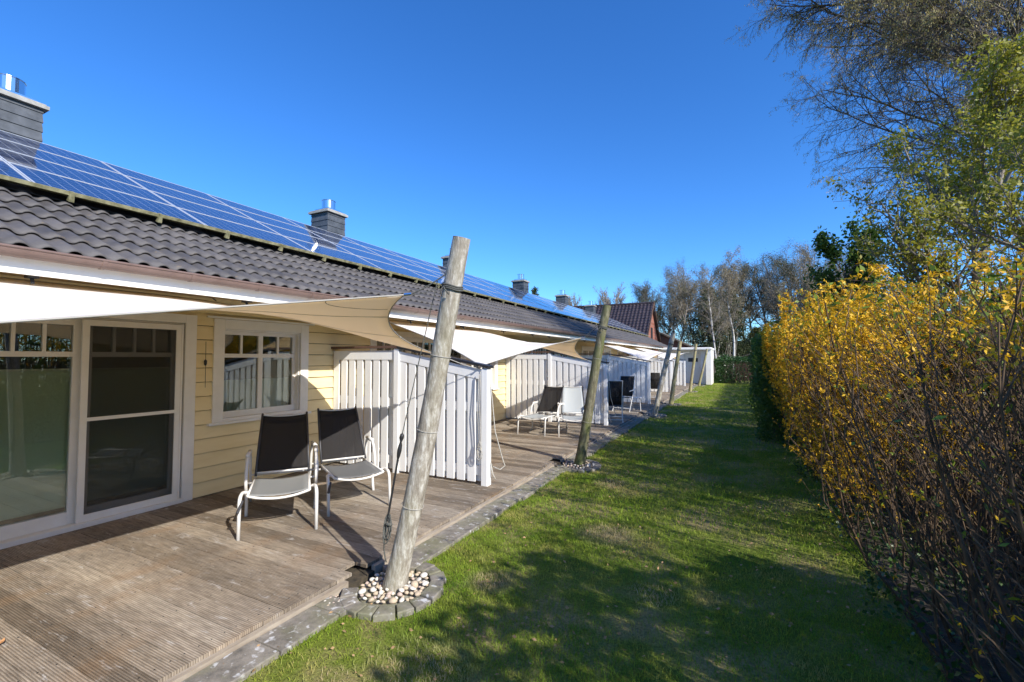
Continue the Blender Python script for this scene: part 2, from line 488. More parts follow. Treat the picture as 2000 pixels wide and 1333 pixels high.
poles = [2.67, 6.96, 14.1, 17.76, 25.0, 30.6]
PXB = -2.33
def in_ring(x, y, r=.36):
    m = np.zeros_like(x, bool)
    for py in poles: m |= ((x-PXB)**2+(y-py)**2) < r*r
    return m
def grass(n, y0, y1, h, wd, x0=-2.36, x1=1.6):
    x = rng.uniform(x0, x1, n); y = rng.uniform(y0, y1, n)
    edge = rng.random(n) < .09
    x[edge] = -2.455+np.abs(rng.normal(0, .04, edge.sum()))+.03*np.sin(y[edge]*7)
    k = ~in_ring(x, y); x = x[k]; y = y[k]
    patch = np.sin(x*3.1+np.sin(y*2.3)*1.5)+np.sin(y*3.7+x*1.3)
    k = rng.random(len(x)) < np.clip(.75+.25*patch, .3, 1); x = x[k]; y = y[k]
    n = len(x)
    z = lawn_z(x, y)
    hh = h*(.45+.9*rng.random(n))
    a = rng.uniform(0, 2*np.pi, n); l = rng.normal(0, .5, (n, 2))*hh[:, None]
    wx, wy = np.cos(a)*wd*.5, np.sin(a)*wd*.5
    v0 = np.stack([x-wx, y-wy, z-.004], 1); v1 = np.stack([x+wx, y+wy, z-.004], 1)
    m0 = np.stack([x-wx*.7+l[:, 0]*.35, y-wy*.7+l[:, 1]*.35, z+hh*.55], 1)
    m1 = np.stack([x+wx*.7+l[:, 0]*.35, y+wy*.7+l[:, 1]*.35, z+hh*.55], 1)
    t0 = np.stack([x+l[:, 0], y+l[:, 1], z+hh], 1); t1 = t0+np.stack([wx, wy, wx*0], 1)*.2
    V = np.stack([v0, v1, m1, m0, t1, t0], 1).reshape(-1, 3)
    b = np.arange(n)*6
    F = np.concatenate([np.stack([b, b+1, b+2, b+3], 1), np.stack([b+3, b+2, b+4, b+5], 1)])
    return V, F
parts = [grass(105000, .9, 4.6, .028, .004), grass(60000, 4.6, 9.5, .033, .0065), grass(45000, 9.5, 34, .04, .014)]
off = 0; VV = []; FF = []
for V, F in parts:
    VV.append(V); FF.append(F+off); off += len(V)
o = np_mesh('grass', np.concatenate(VV), np.concatenate(FF), M['grass'])
tag(o, 'short patchy green and straw lawn grass beside the deck', 'grass', kind='stuff')

# soil under hedge
o = MB().box(.95, 3.2, -1, 34, -.11, -.028).build('hedge_soil', M['soil']); tag(o, kind='structure')

# ------------------------------------------------------------------ deck
mb = MB()
W_ = .145
k0 = int(math.floor(Y0/W_)); k1 = int(35.0/W_)
rr = random.Random(8)
for k in range(k0, k1):
    y = k*W_
    xe = -2.70 + rr.uniform(-.006, .006)
    zt = rr.uniform(-.0012, .0012)
    for py in poles:
        if abs(y+W_/2-py) < .11: xe = -2.70-.12
    mb.box(WX-.05, xe, y+.002, y+W_-.002, -.026, zt)
deck = mb.build('timber_deck', M['deck']); tag(deck, kind='structure')
mb = MB()
for k in range(int(-1/W_), int(12/W_)):
    for xx in (-2.80, -3.32, -3.84, -4.36, -4.88, -5.4):
        for dy in (.035, .11):
            mb.prism([(xx+.0045*math.cos(a), k*W_+dy+.0045*math.sin(a)) for a in np.linspace(0, 2*math.pi, 7)[:-1]], 'z', .0008, .0022)
o = mb.build('deck_screws', M['black']); tag(o, kind='structure')
mb = MB()
segs = []
ys = Y0
for py in poles:
    segs.append((ys, py-.14)); ys = py+.14
segs.append((ys, 35))
for a, b in segs:
    mb.box(-2.694, -2.652, a, b, -.09, -.022)
o = mb.build('deck_edging', M['deck_edge']); tag(o, kind='structure')
o = MB().box(WX-.05, -2.66, Y0, 35, -.115, -.06).build('deck_underside', M['soil']); tag(o, kind='structure')
# kerb of stones along the deck, and rings round the poles
mb = MB(); rr = random.Random(4)
y = Y0
while y < 33:
    ln = rr.uniform(.42, .6)
    for py in poles:
        if y < py-.30 < y+ln: ln = py-.30-y
        if py-.30 <= y < py+.30: y = py+.30
    if ln > .05:
        z = -.045+rr.uniform(-.004, .004)
        mb.box(-2.648, -2.395+rr.uniform(-.012, .012), y+.004, y+ln-.004, -.12, z)
    y += ln
o = mb.build('stone_kerb', M['kerb'], bevel=.006); tag(o, kind='structure')

def stone_ring(py, i):
    t = empty('stone_ring', (PXB, py, -.05), 0,
              ['grey kerb stone ring round the foot of the nearest leaning pole', 'grey kerb stone ring round the foot of the shade-darkened mossy pole',
               'grey kerb stone ring under the third leaning pole', 'grey kerb stone ring under the yellowish pole',
               'grey kerb stone ring under the second last pole', 'grey kerb stone ring under the last small pole'][i],
              'stone edging', 'stone rings round the sail poles')
    r = random.Random(i); mb = MB()
    ri, ro = .25, .365
    a = -150
    while a < 140:
        da = r.uniform(17, 24)
        a1, a2 = R(a+.9), R(a+da-.9)
        z = .012+r.uniform(-.006, .006)
        # skew: ring is flattened towards the deck
        def q(rad, ang): return (rad*math.cos(ang), rad*1.12*math.sin(ang))
        rin, rout = ri+r.uniform(-.01, .01), ro+r.uniform(-.012, .012)
        p = [q(rin, a1), q(rout, a1), q(rout, a2), q(rin, a2)]
        mb.hexa([(*v, -.08) for v in p]+[(*v, z) for v in p])
        a += da
    mb.build('edge_stones', M['kerb'], t, bevel=.008)
    # infill stones joining ring and kerb
    MB().tube([(0, 0, -.06), (0, 0, -.014)], .26, 20).build('ring_bed', M['kerb'], t)
for i, py in enumerate(poles): stone_ring(py, i)

# pebbles, each a stone
ico_v, ico_f = [], []
def ico():
    p = (1+5**.5)/2
    v = [(-1, p, 0), (1, p, 0), (-1, -p, 0), (1, -p, 0), (0, -1, p), (0, 1, p), (0, -1, -p), (0, 1, -p), (p, 0, -1), (p, 0, 1), (-p, 0, -1), (-p, 0, 1)]
    f = [(0, 11, 5), (0, 5, 1), (0, 1, 7), (0, 7, 10), (0, 10, 11), (1, 5, 9), (5, 11, 4), (11, 10, 2), (10, 7, 6), (7, 1, 8), (3, 9, 4), (3, 4, 2), (3, 2, 6), (3, 6, 8), (3, 8, 9), (4, 9, 5), (2, 4, 11), (6, 2, 10), (8, 6, 7), (9, 8, 1)]
    return [Vector(a).normalized() for a in v], f
ico_v, ico_f = ico()
peb = []
rr = random.Random(2)
for k in range(12):
    mb = MB()
    sx, sy, sz = rr.uniform(.8, 1.2), rr.uniform(.65, 1), rr.uniform(.5, .75)
    mb.add([(v.x*sx*rr.uniform(.6, 1.3), v.y*sy*rr.uniform(.6, 1.3), v.z*sz*rr.uniform(.7, 1.25)) for v in ico_v], ico_f)
    me = bpy.data.meshes.new('pebble'); me.from_pydata(mb.v, [], mb.f); me.materials.append(M['stones'][k % 4])
    me.shade_smooth()
    peb.append(me)
def pebble(x, y, z, s, r, me, near):
    o = bpy.data.objects.new('pebble', me); col.objects.link(o)
    o.location = (x, y, z); o.scale = (s, s, s); o.rotation_euler = (r.uniform(-.4, .4), r.uniform(-.4, .4), r.uniform(0, 6.3))
    md = o.modifiers.new('s', 'SUBSURF'); md.levels = 1; md.render_levels = 1
    kind = ['white', 'tan', 'grey', 'rosy'][peb.index(me) % 4]
    tag(o, '%s pebble in the bed of stones at the foot of the %s pole' % (kind, near), 'pebble', '%s pebbles at the foot of the %s pole' % (kind, near))
rr = random.Random(12)
def fill(py, n, s0, s1, near):
    placed = []
    tries = 0
    while len(placed) < n and tries < 6000:
        tries += 1
        a = rr.uniform(-2.5, 2.5) if rr.random() < .75 else rr.uniform(0, 6.28)
        r = .09+.155*math.sqrt(rr.random())
        x, y = PXB+r*math.cos(a), py+r*math.sin(a)
        s = rr.uniform(s0, s1)
        if all((x-p[0])**2+(y-p[1])**2 > (.8*(s+p[2]))**2 for p in placed):
            placed.append((x, y, s))
            z = -.055+s*.3+rr.uniform(0, .012)
            wt = rr.choices(range(12), [3 if k % 4 == 0 else 5 if k % 4 == 1 else 1 if k % 4 == 2 else 2 for k in range(12)])[0]
            pebble(x, y, z, s, rr, peb[wt], near)
    # a second loose layer and a few spilled towards the deck edge
    for k in range(n//4):
        a = rr.uniform(0, 6.28); r = rr.uniform(.10, .23)
        pebble(PXB+r*math.cos(a), py+r*math.sin(a), -.03+rr.uniform(0, .015), rr.uniform(s0, s1*.8), rr, peb[rr.randrange(12)], near)
    for k in range(n//5):
        pebble(PXB-.27+rr.uniform(-.03, .06), py-.17-rr.uniform(0, .25), -.05, rr.uniform(s0*.5, s0), rr, peb[rr.randrange(12)], near)
fill(poles[0], 80, .018, .039, 'nearest')
fill(poles[1], 45, .018, .034, 'mossy')
fill(poles[2], 14, .025, .036, 'third')

# ------------------------------------------------------------------ the terraced row
house = empty('terraced_house', (WX, 0, 0), 0, 'long yellow weatherboard cottage row with tiled roof and solar panels along the deck', 'house')
HO = (WX, 0, 0)
def hp(mb, name, m, parent=house, **k): return mb.build(name, m, parent, HO, **k)
# wall boards
mb = MB()
BH = .17
cuts = []   # openings (y0,y1,z0,z1)
for k in range(-1, 6):
    b = k*U
    cuts.append((b+.02, b+3.09, 0, 2.16)); cuts.append((b+3.29, b+4.65, .83, 2.14))
def boards(y0, y1):
    ops = sorted([c for c in cuts if c[0] < y1 and c[1] > y0])
    z = 0.0
    while z < 2.36:
        z1 = min(z+BH, 2.40)
        spans = [(y0, y1)]
        # split rows against openings exactly
        zs = sorted({z, z1} | {c[2] for c in ops if z < c[2] < z1} | {c[3] for c in ops if z < c[3] < z1})
        for za, zb in zip(zs, zs[1:]):
            sp_ = [(y0, y1)]
            for c in ops:
                if c[2] < zb-1e-6 and c[3] > za+1e-6:
                    n = []
                    for s in sp_:
                        if c[1] <= s[0] or c[0] >= s[1]: n.append(s); continue
                        if c[0] > s[0]: n.append((s[0], c[0]))
                        if c[1] < s[1]: n.append((c[1], s[1]))
                    sp_ = n
            for a, b in sp_:
                fa = (za-z)/BH; fb = (zb-z)/BH
                xa, xb = WX+.024*(1-fa), WX+.024*(1-fb)
                if za == z: za = za+.008
                mb.hexa([(WX-.1, a, za), (xa, a, za), (xa, b, za), (WX-.1, b, za), (WX-.1, a, zb), (xb, a, zb), (xb, b, zb), (WX-.1, b, zb)])
        z = z1
for k in range(-1, 6):
    boards(k*U-.76, k*U+F0)
boards(5*U+F0, Y1)
hp(mb, 'front_wall', M['yellow'])
# shell: gables, back wall, floor
mb = MB()
for y in (Y0, Y1-.15):
    mb.prism([(WX-.1, -.1), (WX-.1, roof_z(WX-.1)-.14), (RX, roof_z(RX)-.14), (2*RX-WX, roof_z(WX)-.14), (2*RX-WX, -.1)], 'y', y, y+.15)
mb.box(2*RX-WX-.15, 2*RX-WX, Y0+.15, Y1-.15, -.1, roof_z(WX)-.2)
hp(mb, 'gable_wall', M['yellow'])
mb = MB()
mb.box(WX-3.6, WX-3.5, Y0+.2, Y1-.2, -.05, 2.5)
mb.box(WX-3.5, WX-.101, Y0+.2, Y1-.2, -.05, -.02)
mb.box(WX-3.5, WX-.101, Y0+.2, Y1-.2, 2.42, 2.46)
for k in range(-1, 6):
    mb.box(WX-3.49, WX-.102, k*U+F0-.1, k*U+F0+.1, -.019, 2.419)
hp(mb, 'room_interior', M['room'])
# soffit, lower yellow board, fascia
mb = MB()
mb.box(WX+.02, EX-.035, Y0, Y1, 2.295, 2.315)
hp(mb, 'soffit', M['soffit'])
mb = MB().box(WX+.018, WX+.05, Y0, Y1, 2.2, 2.294)
hp(mb, 'cornice_board', M['yellow'])
mb = MB().box(EX-.034, EX-.005, Y0, Y1, 2.265, 2.45)
mb.box(EX-.0045, EX+.012, Y0, Y1, 2.262, 2.29)
hp(mb, 'fascia', M['white'])
# gutter half round
mb = MB()
gr = .062; gcx, gcz = EX+.067, 2.43
prof = [(gcx+gr*math.cos(a), gcz+gr*math.sin(a)) for a in np.linspace(math.pi, 2*math.pi, 13)]
prof2 = [(gcx+(gr-.004)*math.cos(a), gcz+(gr-.004)*math.sin(a)) for a in np.linspace(2*math.pi, math.pi, 13)]
mb.prism(prof+prof2, 'y', Y0-.05, Y1+.05)
mb.tube([(gcx+gr, Y0-.05, gcz+.003), (gcx+gr, Y1+.05, gcz+.003)], .010, 8)
gut = hp(mb, 'gutter', M['gutter'])
mb = MB()
y = -6.2
while y < Y1:
    pr = [(gcx+(gr+.004)*math.cos(a), gcz+(gr+.004)*math.sin(a)) for a in np.linspace(math.pi*1.02, 2*math.pi, 11)]
    pr2 = [(gcx+(gr+.0005)*math.cos(a), gcz+(gr+.0005)*math.sin(a)) for a in np.linspace(2*math.pi, math.pi*1.02, 11)]
    hp(MB().prism(pr+pr2, 'y', y, y+.03), 'gutter_bracket', M['gutter'], gut)
    y += .66
# little dark sail hooks below the eave
for k in range(-1, 6):
    for dy in (1.35, 3.0, 4.6, 5.7):
        mb = MB().box(EX-.12, EX-.035, k*U+dy, k*U+dy+.06, 2.25, 2.293)
        mb.tube([(EX-.08, k*U+dy+.03, 2.25), (EX-.06, k*U+dy+.03, 2.21)], .012, 6)
        hp(mb, 'eave_hook', M['black'])

# tiled roof
def tile_sheet(y0, y1, edge, down, upv, ncourse, clen, per, amp, step, res=8, vert_off=0.):
    """tile surface; edge(t) is start at eave; rows go up the slope"""
    ny = int((y1-y0)/per*res)+1
    ys = y0+np.arange(ny)*per/res
    ph = (ys/per) % 1
    wave = amp*(np.clip(np.cos((ph-.5)*2*np.pi+.35*np.sin(ph*2*np.pi)), -.35, 1)+.35)/1.35
    rows_s = []; rows_h = []
    for c in range(ncourse):
        rows_s += [c*clen, c*clen+.0008, c*clen+clen*.5, (c+1)*clen+.05]
        rows_h += [step-.015, step, step*.55, -.004]
    return ys, wave, np.array(rows_s), np.array(rows_h)
def sheet_mesh(name, ys, wave, rs, rh, p0, upd, nrm, ydir, m, parent, origin, jitter=0, seed=0):
    rg = np.random.default_rng(seed)
    ny = len(ys); nr = len(rs)
    H = rh[:, None]+wave[None, :]
    P = np.array(p0)[None, None, :]+rs[:, None, None]*np.array(upd)+H[:, :, None]*np.array(nrm)+ys[None, :, None]*np.array(ydir)
    if jitter: P += (rg.normal(size=(nr, 1, 1))*jitter)*np.array(nrm)
    V = P.reshape(-1, 3)
    ii, jj = np.meshgrid([q for q in range(nr-1) if (q+1) % 4], np.arange(ny-1), indexing='ij')
    a = (ii*ny+jj).ravel(); F = np.stack([a, a+1, a+ny+1, a+ny], 1)
    return np_mesh(name, V, F, m, parent, origin)
sl_len = math.hypot(1, TP)
upd = (-1/sl_len, 0, TP/sl_len); nrm = (TP/sl_len, 0, 1/sl_len)
ys, wave, rs, rh = tile_sheet(Y0-.1, Y1+.1, None, None, None, 15, .341, .15, .031, .029)
eave_p = (EX+.055, 0, EZ-.035)
roof = sheet_mesh('roof', ys, wave, rs, rh, eave_p, upd, nrm, (0, 1, 0), M['tile'], house, HO)
mb = MB()   # boarding under the tiles, back slope and verge
a0 = (EX-.02, roof_z(EX)-.06); a1 = (RX, roof_z(RX)-.06)
mb.prism([a0, a1, (2*RX-EX, a0[1]), (2*RX-EX, a0[1]-.06), (RX, a1[1]-.07), (EX-.02, a0[1]-.05)], 'y', Y0-.05, Y1+.05)
hp(mb, 'roof_deck', M['brown_wood'], roof)
mb = MB().prism([(RX, a1[1]+.07), (RX, a1[1]+.001), (2*RX-EX, a0[1]+.001), (2*RX-EX-.02, a0[1]+.07)], 'y', Y0-.1, Y1+.1)
hp(mb, 'rear_slope', M['tile'], roof)
mb = MB().tube([(RX, Y0-.1, a1[1]+.07), (RX, Y1+.1, a1[1]+.07)], .11, 10)
hp(mb, 'ridge_cap', M['tile'], roof)

# solar panels: 4 rows of landscape modules
PW, PH_, GAP = 1.58, .808, .018
t0 = 1.5*sl_len            # slope distance of panel bottom from the eave edge
off = .13
rot = Matrix(((0, -1/sl_len, nrm[0]), (1, 0, 0), (0, TP/sl_len, nrm[2]))).transposed()
def slope_pt(s, y, h):     # s along slope from eave
    return Vector((EX, y, EZ))+Vector(upd)*s+Vector(nrm)*h
mb = MB(); mb.box(-.0005, PH_-.0005, 0, PW, .002, .004)
gl_me = None
mx3 = Matrix((upd, (0, 1, 0), nrm)).transposed()   # local x up slope, y along row, z normal
g0 = MB().box(.012, PH_-.012, .012, PW-.012, .03, .034)
f0 = MB()
for (a, b, c, d) in ((0, .009, 0, PW), (PH_-.009, PH_, 0, PW), (.0121, PH_-.0121, 0, .014), (.0121, PH_-.0121, PW-.014, PW)):
    f0.box(a, b, c, d, 0, .038)
proto = None
ncol = 25
for r in range(4):
    for c in range(ncol):
        y = -4.63+c*(PW+GAP); s = t0+r*(PH_+GAP)
        p = slope_pt(s, y, off)
        if proto is None:
            g = g0.build('solar_panel', M['solar'], house)
            fr = f0.build('panel_frame', M['alu'], g)
            proto = g
        else:
            g = proto.copy(); col.objects.link(g); g.parent = house
            fr = proto.children[0].copy(); col.objects.link(fr); fr.parent = g
        mt = mx3.to_4x4(); mt.translation = p - Vector(HO)
        g.matrix_local = mt
# rails and clamps along the lower panel edge
mb = MB()
for s in (t0+.25, t0+.6):
    a = slope_pt(s, Y0+1.7, .085); b = slope_pt(s, Y1-.3, .085)
    mb.tube([a, b], .022, 4)
a = slope_pt(t0-.008, -4.6, off+.012); b = slope_pt(t0-.008, -4.6+ncol*(PW+GAP), off+.012)
mb.hexa([tuple(slope_pt(t0-s_, y_, off+h_)) for h_ in (.002, .04) for (s_, y_) in ((.0, -4.6), (.012, -4.6), (.012, 35.2), (.0, 35.2))])
hp(mb, 'mounting_rail', M['rail'])
y = -4.3
rr = random.Random(5)
while y < 35:
    q = [slope_pt(t0-.03, y, off-.06), slope_pt(t0+.02, y, off-.06), slope_pt(t0+.02, y+.045, off-.06), slope_pt(t0-.03, y+.045, off-.06),
         slope_pt(t0-.03, y, off+.043), slope_pt(t0+.01, y, off+.043), slope_pt(t0+.01, y+.035, off+.043), slope_pt(t0-.03, y+.035, off+.043)]
    hp(MB().hexa([tuple(v) for v in q]), 'panel_clamp', M['rail'])
    y += .79
mb = MB()
mb.hexa([tuple(slope_pt(t0+s_, y_, h_)) for h_ in (.045, .05) for (s_, y_) in ((.05, -4.6), (3.2, -4.6), (3.2, 35.1), (.05, 35.1))])
hp(mb, 'panel_underlay', M['black'])

# chimneys
for k in range(-1, 6):
    cy = 2.5+k*5.87; cx = -9.68
    mb = MB()
    z = 4.2; i = 0
    while z < 5.40:
        z2 = min(z+.145, 5.42)
        for (xa, xb, ya, yb) in ((cx-.3, cx+.3, cy-.28, cy+.28),):
            e = .012
            mb.hexa([(xa-e, ya-e, z), (xb+e, ya-e, z), (xb+e, yb+e, z), (xa-e, yb+e, z), (xa, ya, z2-.002), (xb, ya, z2-.002), (xb, yb, z2-.002), (xa, yb, z2-.002)])
        z = z2
    ch = hp(mb, 'chimney', M['slate'])
    hp(MB().box(cx-.36, cx+.36, cy-.34, cy+.34, 5.421, 5.475).box(cx-.33, cx+.33, cy-.31, cy+.31, 5.475, 5.50), 'chimney_cap', M['mortar'], ch)
    fb = MB().box(cx-.25, cx+.25, cy-.23, cy+.23, 5.501, 5.56)
    ring = [(cx, cy, 5.56), (cx, cy, 5.80)]
    fb.tube(ring, .17, 24)
    fb.tube([(cx, cy, 5.80), (cx, cy, 5.815)], .178, 24)
    hp(fb, 'flue', M['steel'], ch, bevel=.004)

# windows and doors
def window(b):
    root = hp(MB().box(WX-.001, WX+.03, b+3.29, b+3.42, .90, 2.14).box(WX-.001, WX+.03, b+4.52, b+4.65, .90, 2.14)
              .box(WX-.001, WX+.03, b+3.4201, b+4.5199, 2.02, 2.14).box(WX+.0, WX+.055, b+3.24, b+4.70, .83, .862).box(WX-.001, WX+.028, b+3.29, b+4.65, .8621, .8999)
              .box(WX-.14, WX-.0011, b+3.40, b+3.42, .9, 2.02).box(WX-.14, WX-.0011, b+4.50, b+4.52, .9, 2.02).box(WX-.14, WX-.0011, b+3.42, b+4.50, 2.0, 2.02).box(WX-.14, WX-.0011, b+3.42, b+4.50, .88, .90)
              .box(WX+.0175, WX+.05, b+3.2, b+4.74, 2.145, 2.17),
              'window', M['white'], bevel=.003)
    mb = MB(); x0, x1 = WX-.11, WX-.07
    y0, y1, z0, z1 = b+3.42, b+4.5, .9, 2.0
    ym = (y0+y1)/2
    mb.box(x0, x1, y0, y0+.045, z0, z1).box(x0, x1, y1-.045, y1, z0, z1)
    mb.box(x0, x1, y0+.0451, y1-.0451, z0, z0+.075).box(x0, x1, y0+.0451, y1-.0451, z1-.045, z1)
    mb.box(x0+.003, x1+.003, ym-.03, ym+.03, z0+.0751, z1-.0451)
    mb.box(x0+.001, x1+.001, y0+.0452, ym-.0301, 1.66, 1.71).box(x0+.001, x1+.001, ym+.0301, y1-.0452, 1.66, 1.71)
    for q in ((y0+.045+ym-.03)/2, (ym+.03+y1-.045)/2): mb.box(x0+.008, x1-.002, q-.014, q+.014, 1.7101, z1-.0452)
    hp(mb, 'sash_frame', M['white'], root)
    hp(MB().box(WX-.095, WX-.089, y0+.03, y1-.03, z0+.05, z1-.03), 'pane', M['glass'], root)
    n = 120; yy = np.linspace(y0+.02, y1-.02, n)
    pl = .018*np.sin(yy*55)+.008*np.sin(yy*91+1)
    V = []
    for zz in (.92, 1.15, 1.37):
        for q, p in zip(yy, pl): V.append((WX-.17+p*(1-.4*(zz-.92)), q, zz))
    F = [(r*n+i, r*n+i+1, (r+1)*n+i+1, (r+1)*n+i) for r in range(2) for i in range(n-1)]
    np_mesh('curtain', V, F, M['curtain'], root, HO, smooth=True)
def door(b):
    root = hp(MB().box(WX-.001, WX+.034, b+.02, b+.14, .0, 2.16).box(WX-.001, WX+.034, b+2.97, b+3.09, .0, 2.16)
              .box(WX-.001, WX+.034, b+.1401, b+2.9699, 2.06, 2.16).box(WX-.12, WX-.0011, b+.1401, b+2.9699, 2.04, 2.059)
              .box(WX-.12, WX-.0011, b+2.951, b+2.9699, .05, 2.04).box(WX-.12, WX-.0011, b+.1401, b+.16, .05, 2.04)
              .box(WX-.12, WX+.06, b+.1401, b+2.9699, .002, .05).box(WX-.002, WX+.03, b+2.93, b+2.9509, .0501, 2.039),
              'sliding_door', M['white'], bevel=.003)
    for (ya, yb, dx) in ((.16, 1.11, 0.), (1.11, 2.08, 0.), (2.08, 2.95, -.012)):
        mb = MB(); x0, x1 = WX-.09+dx, WX-.035+dx
        y0, y1 = b+ya+.001, b+yb-.001
        e = .075
        mb.box(x0, x1, y0, y0+e, .0505, 2.038).box(x0, x1, y1-e, y1, .0505, 2.038)
        mb.box(x0, x1, y0+e+.0001, y1-e-.0001, .0505, .17).box(x0, x1, y0+e+.0001, y1-e-.0001, 1.975, 2.038)
        mb.box(x0+.001, x1+.001, y0+e+.0001, y1-e-.0001, 1.665, 1.715)
        for q in (1, 2, 3):
            yc = y0+e+(y1-y0-2*e)*q/4
            mb.box(x0+.005, x1-.003, yc-.013, yc+.013, 1.7151, 1.9749)
        lf = hp(mb, 'door_leaf', M['white'], root, bevel=.002)
        # the panes and blinds hang on the leaf
        hp(MB().box(WX-.065+dx, WX-.059+dx, y0+e-.01, y1-e+.01, .16, 1.98), 'door_pane', M['glass'], root)
        n = 36; V = []; F = []
        for i in range(n+1):
            zz = .2+(1.53-.2)*i/n
            xx = WX-.13+dx+(.024 if i % 2 else 0)
            V += [(xx, y0+.06, zz), (xx, y1-.06, zz)]
            if i: F.append((2*i-2, 2*i-1, 2*i+1, 2*i))
        np_mesh('blind', V, F, M['blind'], root, HO)
        hp(MB().box(WX-.13+dx, WX-.105+dx, y0+.06, y1-.06, 1.531, 1.55), 'blind_rail', M['white'], root)
    # insect screen in front of the right leaf
    mb = MB(); x0, x1 = WX+.004, WX+.028; y0, y1 = b+2.05, b+2.928
    mb.box(x0, x1, y0, y0+.055, .052, 2.035).box(x0, x1, y1-.05, y1, .052, 2.035)
    mb.box(x0, x1, y0+.0551, y1-.0501, .052, .12).box(x0, x1, y0+.0551, y1-.0501, 1.975, 2.035).box(x0, x1, y0+.0551, y1-.0501, 1.03, 1.065)
    hp(mb, 'screen_frame', M['white'], root)
    hp(MB().box(WX+.013, WX+.0145, y0+.05, y1-.045, .11, 1.98), 'insect_screen', M['screen'], root)
for k in range(-1, 6):
    door(k*U); window(k*U)
# small chime hanging between door and window
t = empty('wind_chime', (WX+.04, 3.19, 1.6), 0, 'thin dark wind chime hanging on the yellow wall between door and window', 'wind chime')
MB().tube([(0, 0, .25), (.003, 0, 0), (0, .004, -.3)], .003, 5).build('string', M['rope_dark'], t)
MB().tube([(0, 0, .04), (0, .0, .02), (0, 0, -.02), (0, 0, -.04)], [.003, .018, .016, .003], 8).build('bell', M['black'], t)

# ------------------------------------------------------------------ partition fences
FW = empty('partition_fence', (WX+.03, F0, 0), 0)
def fence_proto():
    X1, X2 = 1.26, 2.77           # local x: posts at middle and end
    def top(x): return 1.80 if x < X1 else 1.80-(x-X1)/(X2-X1)*.27
    f = FW
    for (xa, xb) in ((.0, X1-.02), (X1+.08, X2-.02)):
        mb = MB(); x = xa; i = 0
        per = .166; wd = .118
        while x+wd < xb+.03:
            xe = min(x+wd, xb)
            mb.hexa([(x, -.02, .035), (xe, -.02, .035), (xe, 0, .035), (x, 0, .035), (x, -.02, top(x)-.04), (xe, -.02, top(xe)-.04), (xe, 0, top(xe)-.04), (x, 0, top(x)-.04)])
            x += per
        # rear boards closing the gaps
        x = xa+wd-.03
        while x < xb-.05:
            xe = min(x+.11, xb)
            mb.hexa([(x, .042, .035), (xe, .042, .035), (xe, .06, .035), (x, .06, .035), (x, .042, top(x)-.04), (xe, .042, top(xe)-.04), (xe, .06, top(xe)-.04), (x, .06, top(x)-.04)])
            x += per
        mb.build('slat_panel', M['fence'], f, bevel=.002)
        for z in (.12, .95):
            MB().box(xa, xb, .0005, .0415, z, z+.12).build('fence_rail', M['fence'], f)
        mb = MB()
        mb.hexa([(xa, -.026, top(xa)-.17), (xb, -.026, top(xb)-.17), (xb, -.0205, top(xb)-.17), (xa, -.0205, top(xa)-.17),
                 (xa, -.026, top(xa)-.035), (xb, -.026, top(xb)-.035), (xb, -.0205, top(xb)-.035), (xa, -.0205, top(xa)-.035)])
        mb.hexa([(xa, .0005, top(xa)-.15), (xb, .0005, top(xb)-.15), (xb, .0415, top(xb)-.15), (xa, .0415, top(xa)-.15),
                 (xa, .0005, top(xa)-.041), (xb, .0005, top(xb)-.041), (xb, .0415, top(xb)-.041), (xa, .0415, top(xa)-.041)])
        mb.build('top_rail', M['fence'], f)
    for x, h in ((X1+.03, top(X1)-.01), (X2, 1.515)):
        MB().box(x-.045, x+.045, -.045, .065, 0, h).build('post', M['fence'], f, bevel=.004)
    MB().hexa([(-.02, -.06, 1.80), (X1+.05, -.06, 1.80), (X1+.05, .09, 1.80), (-.02, .09, 1.80), (-.02, -.06, 1.835), (X1+.05, -.06, 1.835), (X1+.05, .09, 1.835), (-.02, .09, 1.835)]).build('top_cap', M['brown_wood'], f)
    za, zb = 1.80, 1.525
    MB().hexa([(X1+.051, -.06, za-.004), (X2+.07, -.06, zb-.004), (X2+.07, .09, zb-.004), (X1+.051, .09, za-.004),
               (X1+.051, -.06, za+.03), (X2+.07, -.06, zb+.03), (X2+.07, .09, zb+.03), (X1+.051, .09, za+.03)]).build('sloping_cap', M['black'], f)
    return f
fence_proto()
FL = ['white slatted partition fence beside the two nearest loungers', 'white slatted partition fence behind the pair of far loungers',
      'white slatted partition fence behind the grey garden chair', 'white slatted partition fence, fourth from the camera', 'white slatted partition fence, fifth from the camera',
      'white slatted partition fence, farthest of the row by the shed']
for k in range(0, 5):
    f = FW if k == 0 else copy_tree(FW)
    f.location = (WX+.03, F0+k*U, 0)
    tag(f, FL[k], 'fence', 'partition fences between the terraces')
f = copy_tree(FW); f.location = (WX+.03, F0-U, 0)
tag(f, 'white slatted partition fence left of the glass door, beyond the picture edge', 'fence', 'partition fences between the terraces')

